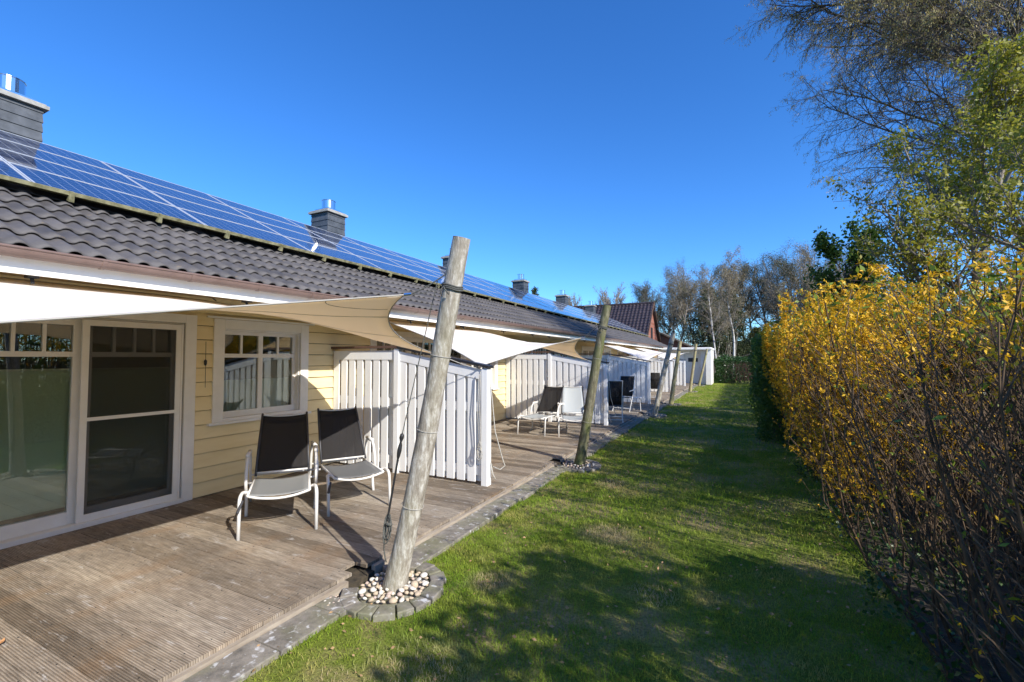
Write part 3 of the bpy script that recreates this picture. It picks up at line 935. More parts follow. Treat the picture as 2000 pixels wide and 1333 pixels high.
# ------------------------------------------------------------------ sail poles
tops = [(-1.73, 2.50), (-1.84, 2.48), (-1.76, 2.41), (-1.99, 2.28), (-2.02, 2.40), (-1.83, 2.24)]
PL = ['thick pale weathered leaning sail pole nearest the camera', 'shade-darkened mossy leaning sail pole, second from the camera', 'pale grey leaning sail pole, third from the camera',
      'yellowish leaning sail pole, fourth from the camera', 'thin pale leaning sail pole, second last of the row', 'smallest leaning sail pole in front of the white shed']
pm = ['pole_a', 'pole_b', 'pole_a', 'pole_c', 'pole_c', 'pole_c']
for i, py in enumerate(poles):
    tx, tz = tops[i]
    t = empty('sail_pole', (PXB, py, -.05), 0, PL[i], 'pole', 'leaning wooden poles holding the sun sails')
    rr = random.Random(30+i)
    mb = MB(); n = 22; pts = []; rad = []
    r0 = [.079, .079, .08, .08, .075, .075][i]; r1 = r0*.82
    for k in range(n+1):
        u = k/n
        pts.append(((tx-PXB)*u+.012*math.sin(u*5+i), .012*math.sin(u*4+2*i), (tz+.05)*u))
        rad.append(r0+(r1-r0)*u+rr.uniform(-.0015, .0015)+(.012*max(0, .12-u)/.12))
    mb.tube(pts, rad, 24)
    mb.build('trunk', M[pm[i]], t, smooth=False)
    # wire bands
    for z in ((.62, 1.18, 1.72) if i == 0 else (.7, 1.7)):
        u = z/(tz+.05); c = Vector(pts[int(u*n)]).lerp(Vector(pts[int(u*n)+1]), u*n-int(u*n)); r = r0+(r1-r0)*u+.004
        for dz in (0,):
            ring = [(c.x+r*math.cos(a), c.y+r*math.sin(a), c.z+dz-.2*r*math.cos(a)) for a in np.linspace(0, 2*math.pi, 25)]
            MB().tube(ring, .0022, 5).build('wire_band', M['rope'], t)
    u = 2.22/(tz+.05) if tz > 2.35 else .9
    c = Vector(pts[int(u*n)]); r = r0+(r1-r0)*u+.006
    mb = MB()
    for dz in (0, .013, -.012):
        mb.tube([(c.x+r*math.cos(a), c.y+r*math.sin(a), c.z+dz-.2*r*math.cos(a)+.004*math.sin(3*a)) for a in np.linspace(0, 2*math.pi, 25)], .006, 6)
    mb.tube([(c.x-.02, c.y-r-.005, c.z), (c.x+.0, c.y-r-.025, c.z-.02), (c.x+.03, c.y-r-.012, c.z-.06)], .005, 6)
    mb.tube([(c.x-.02, c.y-r-.005, c.z), (c.x-.04, c.y-r-.02, c.z-.025), (c.x-.03, c.y-r-.01, c.z-.07)], .005, 6)
    mb.build('rope_lashing', M['rope_dark'], t, smooth=True)

def catenary(a, b, sag, n=12):
    a, b = Vector(a), Vector(b)
    return [tuple(a.lerp(b, i/n)-Vector((0, 0, sag*4*(i/n)*(1-i/n)))) for i in range(n+1)]

# tackle line on the nearest pole
def pole_pt(i, z):
    tx, tz = tops[i]; u = z/tz
    return Vector((PXB+(tx-PXB)*u, poles[i], z))
t = empty('tackle_rope', tuple(pole_pt(0, 2.15)), 0, 'black tensioning rope with turnbuckle running down beside the nearest pole', 'rope')
o0 = pole_pt(0, 2.15)
A = pole_pt(0, 2.2)+Vector((-.11, -.06, 0)); B = pole_pt(0, 1.1)+Vector((-.16, -.05, 0)); C = pole_pt(0, .45)+Vector((-.13, -.06, 0))
MB().tube(catenary(A-o0, B-o0, .0), .0035, 6).build('line', M['rope_dark'], t)
mb = MB(); d = C-B
mb.tube([B-o0, B+d*.02-o0, B+d*.05-o0, B+d*.1-o0, B+d*.14-o0, B+d*.2-o0, B+d*.26-o0, B+d*.3-o0], [.005, .016, .018, .007, .015, .017, .013, .006], 8)
mb.build('turnbuckle', M['black'], t, smooth=True)
MB().tube(catenary(B+d*.3-o0, C-o0, .0), .008, 6).build('strap', M['black'], t)
t2 = empty('rope_coil', tuple(pole_pt(0, .42)), 0, 'coiled greenish rope tied to the lower part of the nearest pole', 'rope')
rr = random.Random(7); mb = MB()
for k in range(6):
    cx, cz = -.115+rr.uniform(-.01, .012), -.02+rr.uniform(-.02, .02); a, b = rr.uniform(.02, .035), rr.uniform(.07, .11)
    mb.tube([(cx+a*math.cos(q), -.06+.01*k*math.sin(q)*.5-.004*k, cz+b*math.sin(q)) for q in np.linspace(0, 2*math.pi, 18)], .0045, 6)
mb.tube([(-.11, -.07, .0), (-.13, -.075, -.08), (-.145, -.07, -.17), (-.13, -.07, -.24), (-.125, -.065, -.27)], .005, 6)
mb.tube([(-.07, -.07, 0.01), (-.1, -.08, 0.015), (-.13, -.07, .0)], .012, 6)
mb.build('coil', M['rope_dark'], t2, smooth=True)

# ------------------------------------------------------------------ sun sails
def sail(k, P, B, C, W, label, pole_i, sag=(.30, .30, .26, .26)):
    """four corners: P low at previous fence, B high by the pole, C low at the next fence, W high under the eave"""
    P, B, C, W = map(Vector, (P, B, C, W))
    cen = (P+B+C+W)/4
    n = 22
    def edge(a, b, s):
        mid = (a+b)/2; inw = (cen-mid); 
        return lambda t: a.lerp(b, t)+inw*s*4*t*(1-t)*.5
    e0 = edge(P, B, sag[0])
    yo = 0 if k == 0 else U*k-.35
    WB = Vector((-5.05, 2.9+yo, 2.27))
    path = [W, W.lerp(WB, .5), WB, Vector((-4.85, 4.3+yo, 2.09)), Vector((-4.3, 4.55+yo, 1.87)), C] if k == 0 else [W, W.lerp(WB, .5), WB, WB.lerp(C, .5)+Vector((-.12, 0, .02)), C]
    cum = [0.]
    for q in range(1, len(path)): cum.append(cum[-1]+(path[q]-path[q-1]).length)
    def raw(t):
        t = min(max(t, 0), 1)*cum[-1]
        for q in range(1, len(path)):
            if t <= cum[q]+1e-9: return path[q-1].lerp(path[q], (t-cum[q-1])/(cum[q]-cum[q-1]))
        return path[-1]
    def e1(t):
        w_ = min(.07, t, 1-t)
        return (raw(t-w_)+raw(t+w_)+raw(t-w_*.5)+raw(t+w_*.5)+raw(t))/5
    l = edge(P, W, sag[2]); r = edge(B, C, sag[3])
    V = []
    for i in range(n+1):
        s = i/n
        for j in range(n+1):
            t = j/n
            v = (1-t)*e0(s)+t*e1(s)+(1-s)*l(t)+s*r(t)-((1-s)*(1-t)*P+s*(1-t)*B+(1-s)*t*W+s*t*C)
            v.z += .012*math.sin(s*17+t*9)*math.sin(t*13-s*4)*16*s*(1-s)*t*(1-t)
            V.append(v)
    F = [(i*(n+1)+j, (i+1)*(n+1)+j, (i+1)*(n+1)+j+1, i*(n+1)+j+1) for i in range(n) for j in range(n)]
    t = empty('sun_sail', tuple(cen), 0, label, 'sun sail', 'cream sun sails over the terraces')
    og = tuple(cen)
    o = np_mesh('cloth', [tuple(v) for v in V], F, M['sail'], t, og, smooth=True)
    sm = o.modifiers.new('s', 'SOLIDIFY'); sm.thickness = .0025
    for e in (e0, e1, l, r):
        MB().tube([e(q/24) for q in range(25)], .0055, 6).build('hem', M['hem'], t, og)
    # corner reinforcement: seam arcs and steel rings
    mb = MB()
    for c0 in (P, B, C, W):
        mb.tube([c0+(c0-cen).normalized()*.0, c0+(c0-cen).normalized()*.05], .012, 8)
    mb.build('corner_ring', M['steel'], t, og)
    def bil(s, tt):
        a_, b_ = s*n, tt*n
        i = min(int(a_), n-1); j = min(int(b_), n-1); a_ -= i; b_ -= j
        return V[i*(n+1)+j]*(1-a_)*(1-b_)+V[(i+1)*(n+1)+j]*a_*(1-b_)+V[i*(n+1)+j+1]*(1-a_)*b_+V[(i+1)*(n+1)+j+1]*a_*b_
    mb = MB()
    mb.tube([bil(1-.17*math.cos(a), .17*math.sin(a))-Vector((0, 0, .003)) for a in np.linspace(0.05, 1.52, 12)], .003, 5)
    mb.build('seam', M['hem'], t, og)
    for tt in (.3, .62):
        sm_ = np_mesh('panel_seam', [tuple(V[i*(n+1)+int(tt*n)]+Vector((dx_, 0, dz_))) for i in range(n+1) for dx_, dz_ in ((-.012, .0035), (.012, .0035))],
                [(2*i, 2*i+1, 2*i+3, 2*i+2) for i in range(n)], M['seam'], t, og)
        sm_.modifiers.new('s', 'SOLIDIFY').thickness = .009
    # ropes
    pt = pole_pt(pole_i, min(2.25, tops[pole_i][1]-.2))
    MB().tube(catenary(B+(B-cen).normalized()*.05, pt+Vector((-.05, -.05, 0)), .01), .0045, 6).build('tie_rope', M['rope_dark'], t, og)
    MB().tube(catenary(B+(B-cen).normalized()*.05, pt+Vector((-.07, -.02, -.04)), .03), .003, 6).build('tie_rope', M['rope_dark'], t, og)
    fp = Vector((-3.02, F0+k*U, 1.50))
    MB().tube(catenary(C+(C-cen).normalized()*.05, fp, .02), .005, 6).build('tie_rope', M['rope'], t, og)
    for q in (W, WB):
        MB().tube([q, (q.x+.02, q.y-.05, 2.296)], .006, 6).build('tie_rope', M['rope_dark'], t, og)
sail(0, (-2.96, -.72, 1.56), (-2.12, 2.5, 2.10), (-3.40, 4.70, 1.69), (-5.05, -.35, 2.27), 'cream sun sail over the nearest terrace with tan underside', 0, (.12, .12, .2, .34))
sail(1, (-3.04, 5.10, 1.55), (-2.26, 6.96, 1.98), (-3.30, 10.62, 1.60), (-5.05, 5.35, 2.27), 'bright white sun sail behind the nearest pole, above the second terrace', 1, (.3, .3, .2, .34))
sail(4, (-3.04, 22.84, 1.55), (-2.35, 24.9, 1.98), (-3.44, 28.6, 1.60), (-5.05, 23.1, 2.27), 'small white sun sail far down the row, left of the second last pole', 4, (.3, .3, .2, .34))
sail(3, (-3.04, 16.94, 1.55), (-2.45, 17.9, 1.90), (-3.6, 22.7, 1.66), (-5.05, 17.2, 2.27), 'sun sail in the middle of the row between third and fourth pole', 3, (.3, .3, .2, .34))

# ropes hanging at the outer posts
def hang(y, label):
    t = empty('hanging_rope', (-2.96, y, 1.3), 0, label, 'rope', 'pale ropes hanging at the fence posts')
    rr = random.Random(int(y*10)); mb = MB()
    mb.tube([(.02, .03, .1), (.05, .05, -.2), (.08, .07, -.6), (.16, .12, -.95), (.19, .14, -1.05), (.14, .10, -1.1), (.05, .06, -1.06)], .007, 6)
    mb.tube([(-.06, -.07, .18), (-.07, -.075, -.3), (-.05, -.07, -.75), (-.08, -.07, -.98)], .005, 6)
    mb.tube([(-.08, -.07, .15), (-.1, -.08, -.35), (-.07, -.075, -.8)], .0045, 6)
    for k in range(4):
        a = rr.uniform(.02, .05); b = rr.uniform(.05, .1)
        mb.tube([(-.07+a*math.cos(q), -.075-.003*k, -.8+b*math.sin(q)-.03*k) for q in np.linspace(0, 6.28, 14)], .004, 5)
    mb.tube([(.05, .06, -1.06), (.03, .04, -1.0), (.07, .03, -1.15), (.1, .05, -1.22)], .008, 6)
    mb.build('rope', M['rope'], t, smooth=True)
hang(F0, 'tangle of pale rope hanging on the end post of the nearest fence')
hang(F0+U, 'pale rope hanging on the end post of the second fence')

# ------------------------------------------------------------------ sun loungers
def round_path(pts, r=.06, n=5):
    out = [Vector(pts[0])]
    for i in range(1, len(pts)-1):
        p, a, b = Vector(pts[i]), Vector(pts[i-1]), Vector(pts[i+1])
        d1 = (a-p); d2 = (b-p); q = min(r, d1.length*.49, d2.length*.49)
        s, e = p+d1.normalized()*q, p+d2.normalized()*q
        for k in range(n+1):
            t = k/n; out.append(s.lerp(p, t).lerp(p.lerp(e, t), t))
    out.append(Vector(pts[-1]))
    return out
def lounger(label, loc, rz, seat_m, back_m, grp):
    t = empty('sun_lounger', loc, rz, label, 'sun lounger', grp)
    fm = M['frame_alu']
    for s in (-1, 1):
        MB().tube(round_path([(s*.325, -.02, 0), (s*.325, .02, .37), (s*.315, .14, .385), (s*.275, .18, .37)], .06), .016, 10).build('front_leg', fm, t, smooth=True)
        a = MB()
        a.tube(round_path([(s*.33, .66, 0), (s*.335, .74, .16), (s*.335, .60, .36), (s*.335, .72, .60), (s*.335, 1.02, .60), (s*.335, 1.08, .30), (s*.335, 1.22, 0)], .09, 6), .016, 10)
        a.build('armrest', fm, t, smooth=True)
        MB().tube(round_path([(s*.335, .74, .614), (s*.335, 1.0, .614)], .02), .021, 8).build('arm_pad', fm, t, smooth=True)
        MB().tube([(s*.262, 0.03, .375), (s*.262, .5, .365), (s*.262, 1.1, .355)], .013, 8).build('side_rail', fm, t, smooth=True)
        MB().tube([(s*.26, .78, .385), (s*.252, .98, .66), (s*.235, 1.22, 1.0)], .0125, 8).build('back_rail', M['frame_dark'], t, smooth=True)
    MB().tube([(s_*.262, .03, .372-.045*(1-(s_)**2)) for s_ in np.linspace(-1, 1, 11)], .012, 8).build('cross_bar', fm, t, smooth=True)
    MB().tube([(-.335, .72, .33), (.335, .72, .33)], .012, 8).build('cross_bar', fm, t, smooth=True)
    MB().tube([(-.335, 1.08, .33), (.335, 1.08, .33)], .012, 8).build('cross_bar', fm, t, smooth=True)
    MB().tube([(-.25, .80, .41), (.25, .80, .41)], .011, 8).build('cross_bar', fm, t, smooth=True)
    MB().tube([(s_*.235, 1.215, .985-.02*(1-s_**2)) for s_ in np.linspace(-1, 1, 9)], .008, 8).build('cross_bar', fm, t, smooth=True)
    n, k = 12, 8
    V = []
    for i in range(n+1):
        y = .03+(.76-.03)*i/n
        for j in range(k+1):
            u = -1+2*j/k
            V.append((u*.262, y, .384-.012*i/n-.03*(1-u*u)))
    F = [(i*(k+1)+j, i*(k+1)+j+1, (i+1)*(k+1)+j+1, (i+1)*(k+1)+j) for i in range(n) for j in range(k)]
    o = np_mesh('seat', V, F, seat_m, t, smooth=True); q = o.modifiers.new('s', 'SOLIDIFY'); q.thickness = .002
    V = []
    for i in range(n+1):
        v = i/n
        y = .80+.42*v; z = .42+.57*v
        for j in range(k+1):
            u = -1+2*j/k
            b = (1-u*u)*(.03+.01*math.sin(v*3))
            V.append((u*(.258-.022*v), y+b*.8, z-b*.5))
    o = np_mesh('backrest', V, F, back_m, t, smooth=True); q = o.modifiers.new('s', 'SOLIDIFY'); q.thickness = .002
    V2 = [V[i*(k+1)+j] for i in (n-2, n-1) for j in range(k+1)]
    V2 = [(x, y+.006, z) for x, y, z in V2]
    np_mesh('top_band', V2, [(j, j+1, j+k+2, j+k+1) for j in range(k)], back_m, t, smooth=True)
    MB().tube([(-.30, .02, .34), (-.335, -.05, .25)], [.011, .014], 8).build('lever', M['frame_dark'], t)
    return t
# local +y is towards the head end
g1 = 'pair of dark sling loungers on the nearest terrace'; g2 = 'pair of loungers on the second terrace'
def place(ax, ay, bx, by):
    mx, my = (ax+bx)/2, (ay+by)/2
    return (mx, my, 0), math.atan2(by-ay, bx-ax)
l, a = place(-4.13, 2.63, -3.68, 3.09)
lounger('dark lounger with sunlit grey seat before the window, left of the nearest two', l, a+R(6), M['sling_mid'], M['sling_back'], g1)
l, a = place(-3.93, 3.45, -3.51, 3.94)
lounger('dark lounger beside the white fence, right of the nearest two', l, a+R(10), M['sling'], M['sling_back'], g1)
l, a = place(-4.36, 8.93, -3.72, 8.9)
lounger('grey lounger half in shade by the yellow wall on the second terrace', l, a, M['sling_light'], M['sling_back'], g2)
l, a = place(-3.42, 8.98, -2.84, 9.2)
lounger('pale sunlit lounger behind the mossy pole on the second terrace', l, a, M['sling_light'], M['sling_light'], g2)

# folding high-back chair
def garden_chair(label, loc, rz, grp):
    t = empty('garden_chair', loc, rz, label, 'chair', grp)
    fm = M['frame_alu']
    for s in (-1, 1):
        MB().tube([(s*.27, -.02, 0), (s*.27, .42, .63)], .012, 8).build('leg', fm, t)
        MB().tube([(s*.25, .52, 0), (s*.25, .1, .42)], .012, 8).build('leg', fm, t)
        MB().tube([(s*.285, -.02, .64), (s*.285, .48, .66)], .016, 8).build('armrest', fm, t)
        MB().tube([(s*.235, .42, .42), (s*.235, .66, 1.08)], .012, 8).build('back_rail', fm, t)
    for a_, b_ in (((-.27, .07, .1), (.27, .07, .1)), ((-.25, .46, .07), (.25, .46, .07)), ((-.235, .66, 1.08), (.235, .66, 1.08))):
        MB().tube([a_, b_], .011, 8).build('cross_bar', fm, t)
    V = [(-.23, .0, .44), (.23, .0, .44), (.23, .22, .415), (-.23, .22, .415), (.23, .42, .42), (-.23, .42, .42)]
    o = np_mesh('seat', V, [(0, 1, 2, 3), (3, 2, 4, 5)], M['sling_back'], t, smooth=True); o.modifiers.new('s', 'SOLIDIFY').thickness = .006
    V = [(-.225, .43, .45), (.225, .43, .45), (.225, .55, .78), (-.225, .55, .78), (.225, .655, 1.07), (-.225, .655, 1.07)]
    o = np_mesh('backrest', V, [(0, 1, 2, 3), (3, 2, 4, 5)], M['sling_back'], t, smooth=True); o.modifiers.new('s', 'SOLIDIFY').thickness = .006
    return t
garden_chair('dark garden chair with its back to the end post of the second fence', (-3.1, 12.05, 0), R(198), 'high-back garden chairs on the third terrace')
garden_chair('grey high-back garden chair facing the camera on the third terrace', (-3.33, 14.1, 0), R(-6), 'high-back garden chairs on the third terrace')
def table(label, loc, rz, w, d, h):
    t = empty('garden_table', loc, rz, label, 'table')
    MB().box(-w/2, w/2, -d/2, d/2, h-.02, h).build('tabletop', M['frame_dark'] if h > .5 else M['frame_alu'], t, bevel=.006)
    for sx in (-1, 1):
        for sy in (-1, 1):
            MB().tube([(sx*(w/2-.03), sy*(d/2-.03), 0), (sx*(w/2-.06), sy*(d/2-.06), h-.021)], .012, 8).build('leg', M['frame_alu'], t)
table('small low side table right of the grey garden chair', (-2.98, 14.6, 0), .2, .36, .36, .42)
table('long pale garden table standing before the fourth fence', (-3.6, 20.4, 0), 0, 1.0, .6, .72)
garden_chair('white framed garden chair beside the pale table before the fourth fence', (-3.2, 19.3, 0), R(190), 'garden chairs round the pale table')

# fallen leaf on the deck
mb = MB(); z = .008
mb.add([(0, 0, z), (.03, .018, z+.012), (.062, .006, z+.02), (.05, -.012, z+.006), (.028, -.02, z), (.012, .022, z+.02)], [(0, 4, 1), (1, 4, 3), (1, 3, 2), (0, 1, 5)])
lm = mat('dry_leaf', (.55, .28, .12), .8)
o = mb.build('fallen_leaf', lm, None, (-3.86, 1.05, 0)); o.scale = (1, 1, 1)
o.data.transform(Matrix.Translation(Vector((-3.86, 1.05, 0))))
tag(o, 'single dry orange leaf lying on the deck boards', 'leaf')

# ------------------------------------------------------------------ white shed at the far end
SO = (-3.3, 31.6, 0)
sh = empty('white_shed', SO, 0, 'white flat-roofed shed with a glazed door at the far end of the deck', 'shed')
def sp_(mb, name, m, parent=sh, **k): return mb.build(name, m, parent, SO, **k)
sp_(MB().box(-5.0, -1.62, 31.5, 35.0, 2.19, 2.36), 'flat_roof', M['white'], bevel=.05)
sp_(MB().box(-2.0, -1.66, 31.6, 34.8, -.05, 2.189), 'side_wall', M['white'], bevel=.02)
sp_(MB().box(-2.3, -2.0, 32.0, 34.8, -.05, 2.188).box(-5.0, -3.35, 32.3, 34.8, -.05, 2.188).box(-3.35, -2.3, 32.3, 34.8, 2.0, 2.188), 'front_wall', M['fence'])
dr = sp_(MB().box(-3.34, -2.31, 32.36, 32.41, 0, 1.99), 'door', M['white'])
sp_(MB().box(-3.12, -2.52, 32.345, 32.359, 1.42, 1.68), 'door_window', M['black'], dr)
sp_(MB().tube([(-2.42, 32.33, 1.0), (-2.42, 32.33, 1.12)], .012, 8), 'door_handle', M['steel'], dr)

# ------------------------------------------------------------------ brick house beyond the row
BO = (-10, 38.7, 0)
bh = empty('brick_house', BO, 0, 'red brick house with a steep dark brown tiled roof behind the cottage row', 'house')
def bp(mb, name, m, parent=bh, **k): return mb.build(name, m, parent, BO, **k)
bx0, bx1 = -19.5, -6.55
bp(MB().prism([(35.6, -.1), (35.6, 3.1), (38.7, 6.12), (41.8, 3.1), (41.8, -.1)], 'x', bx0, bx1), 'brick_wall', M['red_brick'])
ln = math.hypot(3.3, 3.2); ud = (0, 3.3/ln, 3.2/ln); nn = (0, -3.2/ln, 3.3/ln)
ys, wave, rs, rh = tile_sheet(bx0-.3, bx1+.22, None, None, None, 14, ln/14+.003, .30, .055, .03, res=8)
rf = sheet_mesh('roof', ys, wave, rs, rh, (0, 35.4, 3.02), ud, nn, (1, 0, 0), M['tile2'], bh, BO)
bp(MB().prism([(35.38, 2.99), (38.7, 6.19), (42.0, 2.99), (42.0, 2.9), (38.7, 6.08), (35.38, 2.9)], 'x', bx0-.3, bx1+.2), 'roof_deck', M['black'], rf)
bp(MB().tube([(bx0-.3, 38.7, 6.26), (bx1+.22, 38.7, 6.26)], .11, 8), 'ridge_cap', M['tile2'], rf)
bp(MB().prism([(35.3, 2.86), (35.3, 3.05), (38.7, 6.33), (42.1, 3.05), (42.1, 2.86), (38.7, 6.13)], 'x', bx1+.221, bx1+.26), 'verge_board', M['brown_wood'], rf)
bp(MB().box(bx1+.001, bx1+.03, 38.3, 39.1, 3.2, 4.2), 'gable_window', M['black'])
AO = (-4.8, 44, 0)
ag = empty('brown_garage', AO, 0, 'low brown building with a sloping roof right of the brick house', 'garage')
MB().prism([(-6.6, -.1), (-6.6, 3.95), (-3.6, 2.45), (-3.6, -.1)], 'y', 41.85, 46).build('wall', M['brown_wood'], ag, AO)
MB().prism([(-6.6, 3.98), (-6.6, 4.1), (-3.2, 2.42), (-3.2, 2.3)], 'y', 41.6, 46.3).build('roof', M['bark'], ag, AO)
MB().prism([(-4.6, 2.05), (-4.6, 2.25), (-2.6, 2.2), (-2.6, 2.0)], 'y', 41.0, 41.59).build('lean_to_roof', M['red_wood'], ag, AO)

# dark red shed behind the back hedge
RO = (.6, 40, 0)
rs_ = empty('red_shed', RO, 0, 'dark red garden shed with a low gable behind the clipped back hedge', 'shed')
MB().prism([(-.45, -.1), (-.45, 1.55), (.9, 2.0), (2.2, 1.55), (2.2, -.1)], 'y', 39, 42).build('wall', M['red_wood'], rs_, RO)
MB().prism([(-.65, 1.5), (-.65, 1.56), (.9, 2.09), (2.4, 1.56), (2.4, 1.5), (.9, 2.02)], 'y', 38.8, 42.2).build('roof', M['bark'], rs_, RO)

# bank far behind
n = 60
X = np.linspace(-70, 60, n); Yb = np.linspace(50, 110, 30)
gx, gy = np.meshgrid(X, Yb, indexing='ij')
gz = -.2+4.0*np.clip((gy-50)/16, 0, 1)**1.3+.35*np.sin(gx*.21)+.25*np.sin(gx*.6+gy*.3)
gz -= .8*np.clip(1-(gy-50)/3, 0, 1)
ii, jj = np.meshgrid(np.arange(n-1), np.arange(29), indexing='ij'); a = (ii*30+jj).ravel()
o = np_mesh('grass_bank', np.stack([gx, gy, gz], -1).reshape(-1, 3), np.stack([a, a+30, a+31, a+1], 1), M['bankgrass'], smooth=True)
tag(o, kind='structure')
def bank_z(x, y):
    if y < 51: return -.12
    return -.3+4.0*min(1, (y-50)/16)**1.3

# ------------------------------------------------------------------ trees
def grow(rg, p, d, ln, r, lvl, cfg, out, tips):
    """recursive branch walk; out[lvl] gets (pts, radii)"""
    c = cfg[lvl]
    ns = c['seg']; st = ln/ns
    pts = [p.copy()]; rad = [r]
    d = d.normalized()
    for i in range(ns):
        j = Vector((rg.gauss(0, 1), rg.gauss(0, 1), rg.gauss(0, 1)))*c['jit']
        d = (d+j+Vector((0, 0, c['up']))).normalized()
        p = p+d*st
        pts.append(p); rad.append(r*(1-(i+1)/ns*(1-c.get('tip', .25))))
    out.setdefault(lvl, []).append((pts, rad))
    if lvl+1 >= len(cfg):
        tips.append((pts, d)); return
    k = c['n']
    for q in range(k):
        t = c['t0']+(1-c['t0'])*(q+rg.random()*.8)/k
        f = t*ns; i = min(int(f), ns-1)
        bp_ = pts[i].lerp(pts[i+1], f-i)
        dd = (pts[i+1]-pts[i]).normalized()
        ax = dd.orthogonal().normalized(); ax.rotate(Matrix.Rotation(rg.uniform(0, 6.283), 3, dd))
        ang = R(rg.uniform(*c['ang']))
        cd = dd.copy(); cd.rotate(Matrix.Rotation(ang, 3, ax))
        cl = ln*c['rat']*rg.uniform(.7, 1.15)*(1.15-.55*t)
        cr = min(rad[i]*.75, r*c.get('rr', .5))
        grow(rg, bp_, cd, cl, cr, lvl+1, cfg, out, tips)
def tree(name, label, cat, base, seed, height, r, cfg, bark, leaf=None, leaf_n=0, leaf_s=.1, lean=(0, 0), grp=None, droop=0, sides=(8, 6, 4, 3, 3), spread=.15, twigmat=None, aspect=.55, leaf_name='leaves'):
    rg = random.Random(seed)
    out, tips = {}, []
    grow(rg, Vector((0, 0, 0)), Vector((lean[0], lean[1], 1)), height, r, 0, cfg, out, tips)
    t = empty(name, base, 0, label, cat, grp)
    for lv, lst in out.items():
        if lv > 1: continue
    mb = MB()
    for lv in sorted(out):
        if lv == 0:
            for p, q in out[lv]: mb.tube(p, [max(a, .004) for a in q], sides[lv])
    mb.build('trunk', bark, t, smooth=True)
    mb = MB()
    for p, q in out.get(1, []): mb.tube(p, [max(a, .004) for a in q], sides[1], cap=False)
    mb.build('limbs', twigmat or bark, t, smooth=True)
    mb = MB()
    for lv in sorted(out):
        if lv > 1:
            for p, q in out[lv]: mb.tube(p, q, sides[min(lv, 4)], cap=False)
    if mb.v: mb.build('twigs', twigmat or bark, t)
    if leaf_n:
        rn = np.random.default_rng(seed)
        P = []
        for k in range(leaf_n):
            pts, d = tips[rn.integers(len(tips))]
            f = rn.random()*(len(pts)-1); i = int(f)
            v = pts[i].lerp(pts[i+1], f-i)
            P.append((v.x, v.y, v.z))
        P = np.array(P)+rn.normal(size=(leaf_n, 3))*spread
        V, F = leaf_quads(P, leaf_s, rn, droop, aspect)
        np_mesh(leaf_name, V, F, leaf, t)
    return t

def C_(seg, n, t0, ang, rat, jit, up, rr=.5, tip=.25): return dict(seg=seg, n=n, t0=t0, ang=ang, rat=rat, jit=jit, up=up, rr=rr, tip=tip)
def lit(o): return o

bare = [C_(9, 19, .22, (28, 58), .44, .07, .03), C_(7, 11, .2, (25, 55), .42, .12, .06), C_(5, 8, .15, (25, 55), .45, .16, .05), C_(4, 0, 0, (0, 0), 0, .2, .02, tip=.6)]
birch = [C_(12, 20, .36, (22, 48), .30, .05, .03, rr=.35), C_(7, 10, .2, (25, 50), .42, .12, .03), C_(5, 7, .15, (25, 60), .5, .16, -.08), C_(4, 0, 0, (0, 0), 0, .15, -.25, tip=.6)]
forked = [C_(5, 4, .75, (18, 38), 1.0, .05, .0, rr=.75, tip=.8), C_(9, 8, .3, (28, 60), .4, .14, .04), C_(6, 8, .15, (25, 60), .5, .18, .02), C_(4, 5, .15, (25, 60), .5, .18, .0), C_(3, 0, 0, (0, 0), 0, .2, -.05, tip=.6)]
round_ = [C_(4, 12, .35, (15, 60), 1.1, .04, .0, rr=.5, tip=.7), C_(7, 10, .25, (15, 40), .45, .06, .05), C_(5, 6, .2, (15, 40), .5, .08, .05), C_(4, 0, 0, (0, 0), 0, .1, .02, tip=.6)]

# (x at y) positions from the photograph
tree('bare_tree', 'rounded bare grey tree rising behind the brick house ridge', 'tree', (-18.5, 75, 3), 11, 6.3, .3, round_, M['greybark'], M['haze_twig'], 3000, .14, grp='bare trees behind the roofs')
tree('bare_tree', 'rounded bare reddish tree behind the roof, left of the brick house', 'tree', (-28, 80, 3), 12, 6.1, .3, round_, M['greybark'], M['haze_twig'], 3500, .16, grp='bare trees behind the roofs')
tree('birch_tree', 'white-stemmed birch with a kinked slender trunk, left of the tallest birch', 'tree', (-1.55, 39, -.1), 21, 8.2, .08, birch, M['whitebark'], M['haze_twig'], 5000, .06, lean=(-.12, 0), twigmat=M['greybark'], spread=.1, grp='birches behind the garden')
tree('birch_tree', 'tallest birch with a straight white trunk and full catkin crown', 'tree', (-.6, 46, -.1), 22, 10.2, .11, birch, M['whitebark'], M['haze_twig'], 9000, .075, lean=(.02, 0), twigmat=M['greybark'], spread=.12, grp='birches behind the garden')
tree('birch_tree', 'short thin birch stem just left of the tallest birch', 'tree', (-2.2, 52, .2), 23, 7, .07, birch, M['whitebark'], M['haze_twig'], 1500, .07, twigmat=M['greybark'], grp='birches behind the garden')
tree('birch_tree', 'dim narrow birch crown rising behind the dark evergreens', 'tree', (-3.4, 60, 1), 24, 11, .12, birch, M['greybark'], M['haze_twig'], 6000, .085, spread=.15, grp='birches behind the garden')
tree('forked_tree', 'crooked forked bare tree right of the tallest birch', 'tree', (5.2, 55, 0), 25, 6.2, .2, forked, M['greybark'], M['haze_twig'], 4500, .09, lean=(-.15, 0), spread=.12)
tree('bare_tree', 'thin grey bare tree between the tallest birch and the forked tree', 'tree', (3.4, 58, 0), 26, 10.5, .13, bare, M['greybark'], grp='bare trees in the background wood')
wood = [(-8.4, 60, 9.5, 31), (-6.6, 57, 11, 32), (-10.5, 66, 9, 33), (-12.4, 72, 9, 34), (8.6, 60, 12, 35), (11.5, 62, 12, 36), (7.0, 70, 13, 37), (1.4, 66, 10.5, 38), (-4.5, 66, 11, 39), (16, 58, 9, 40)]
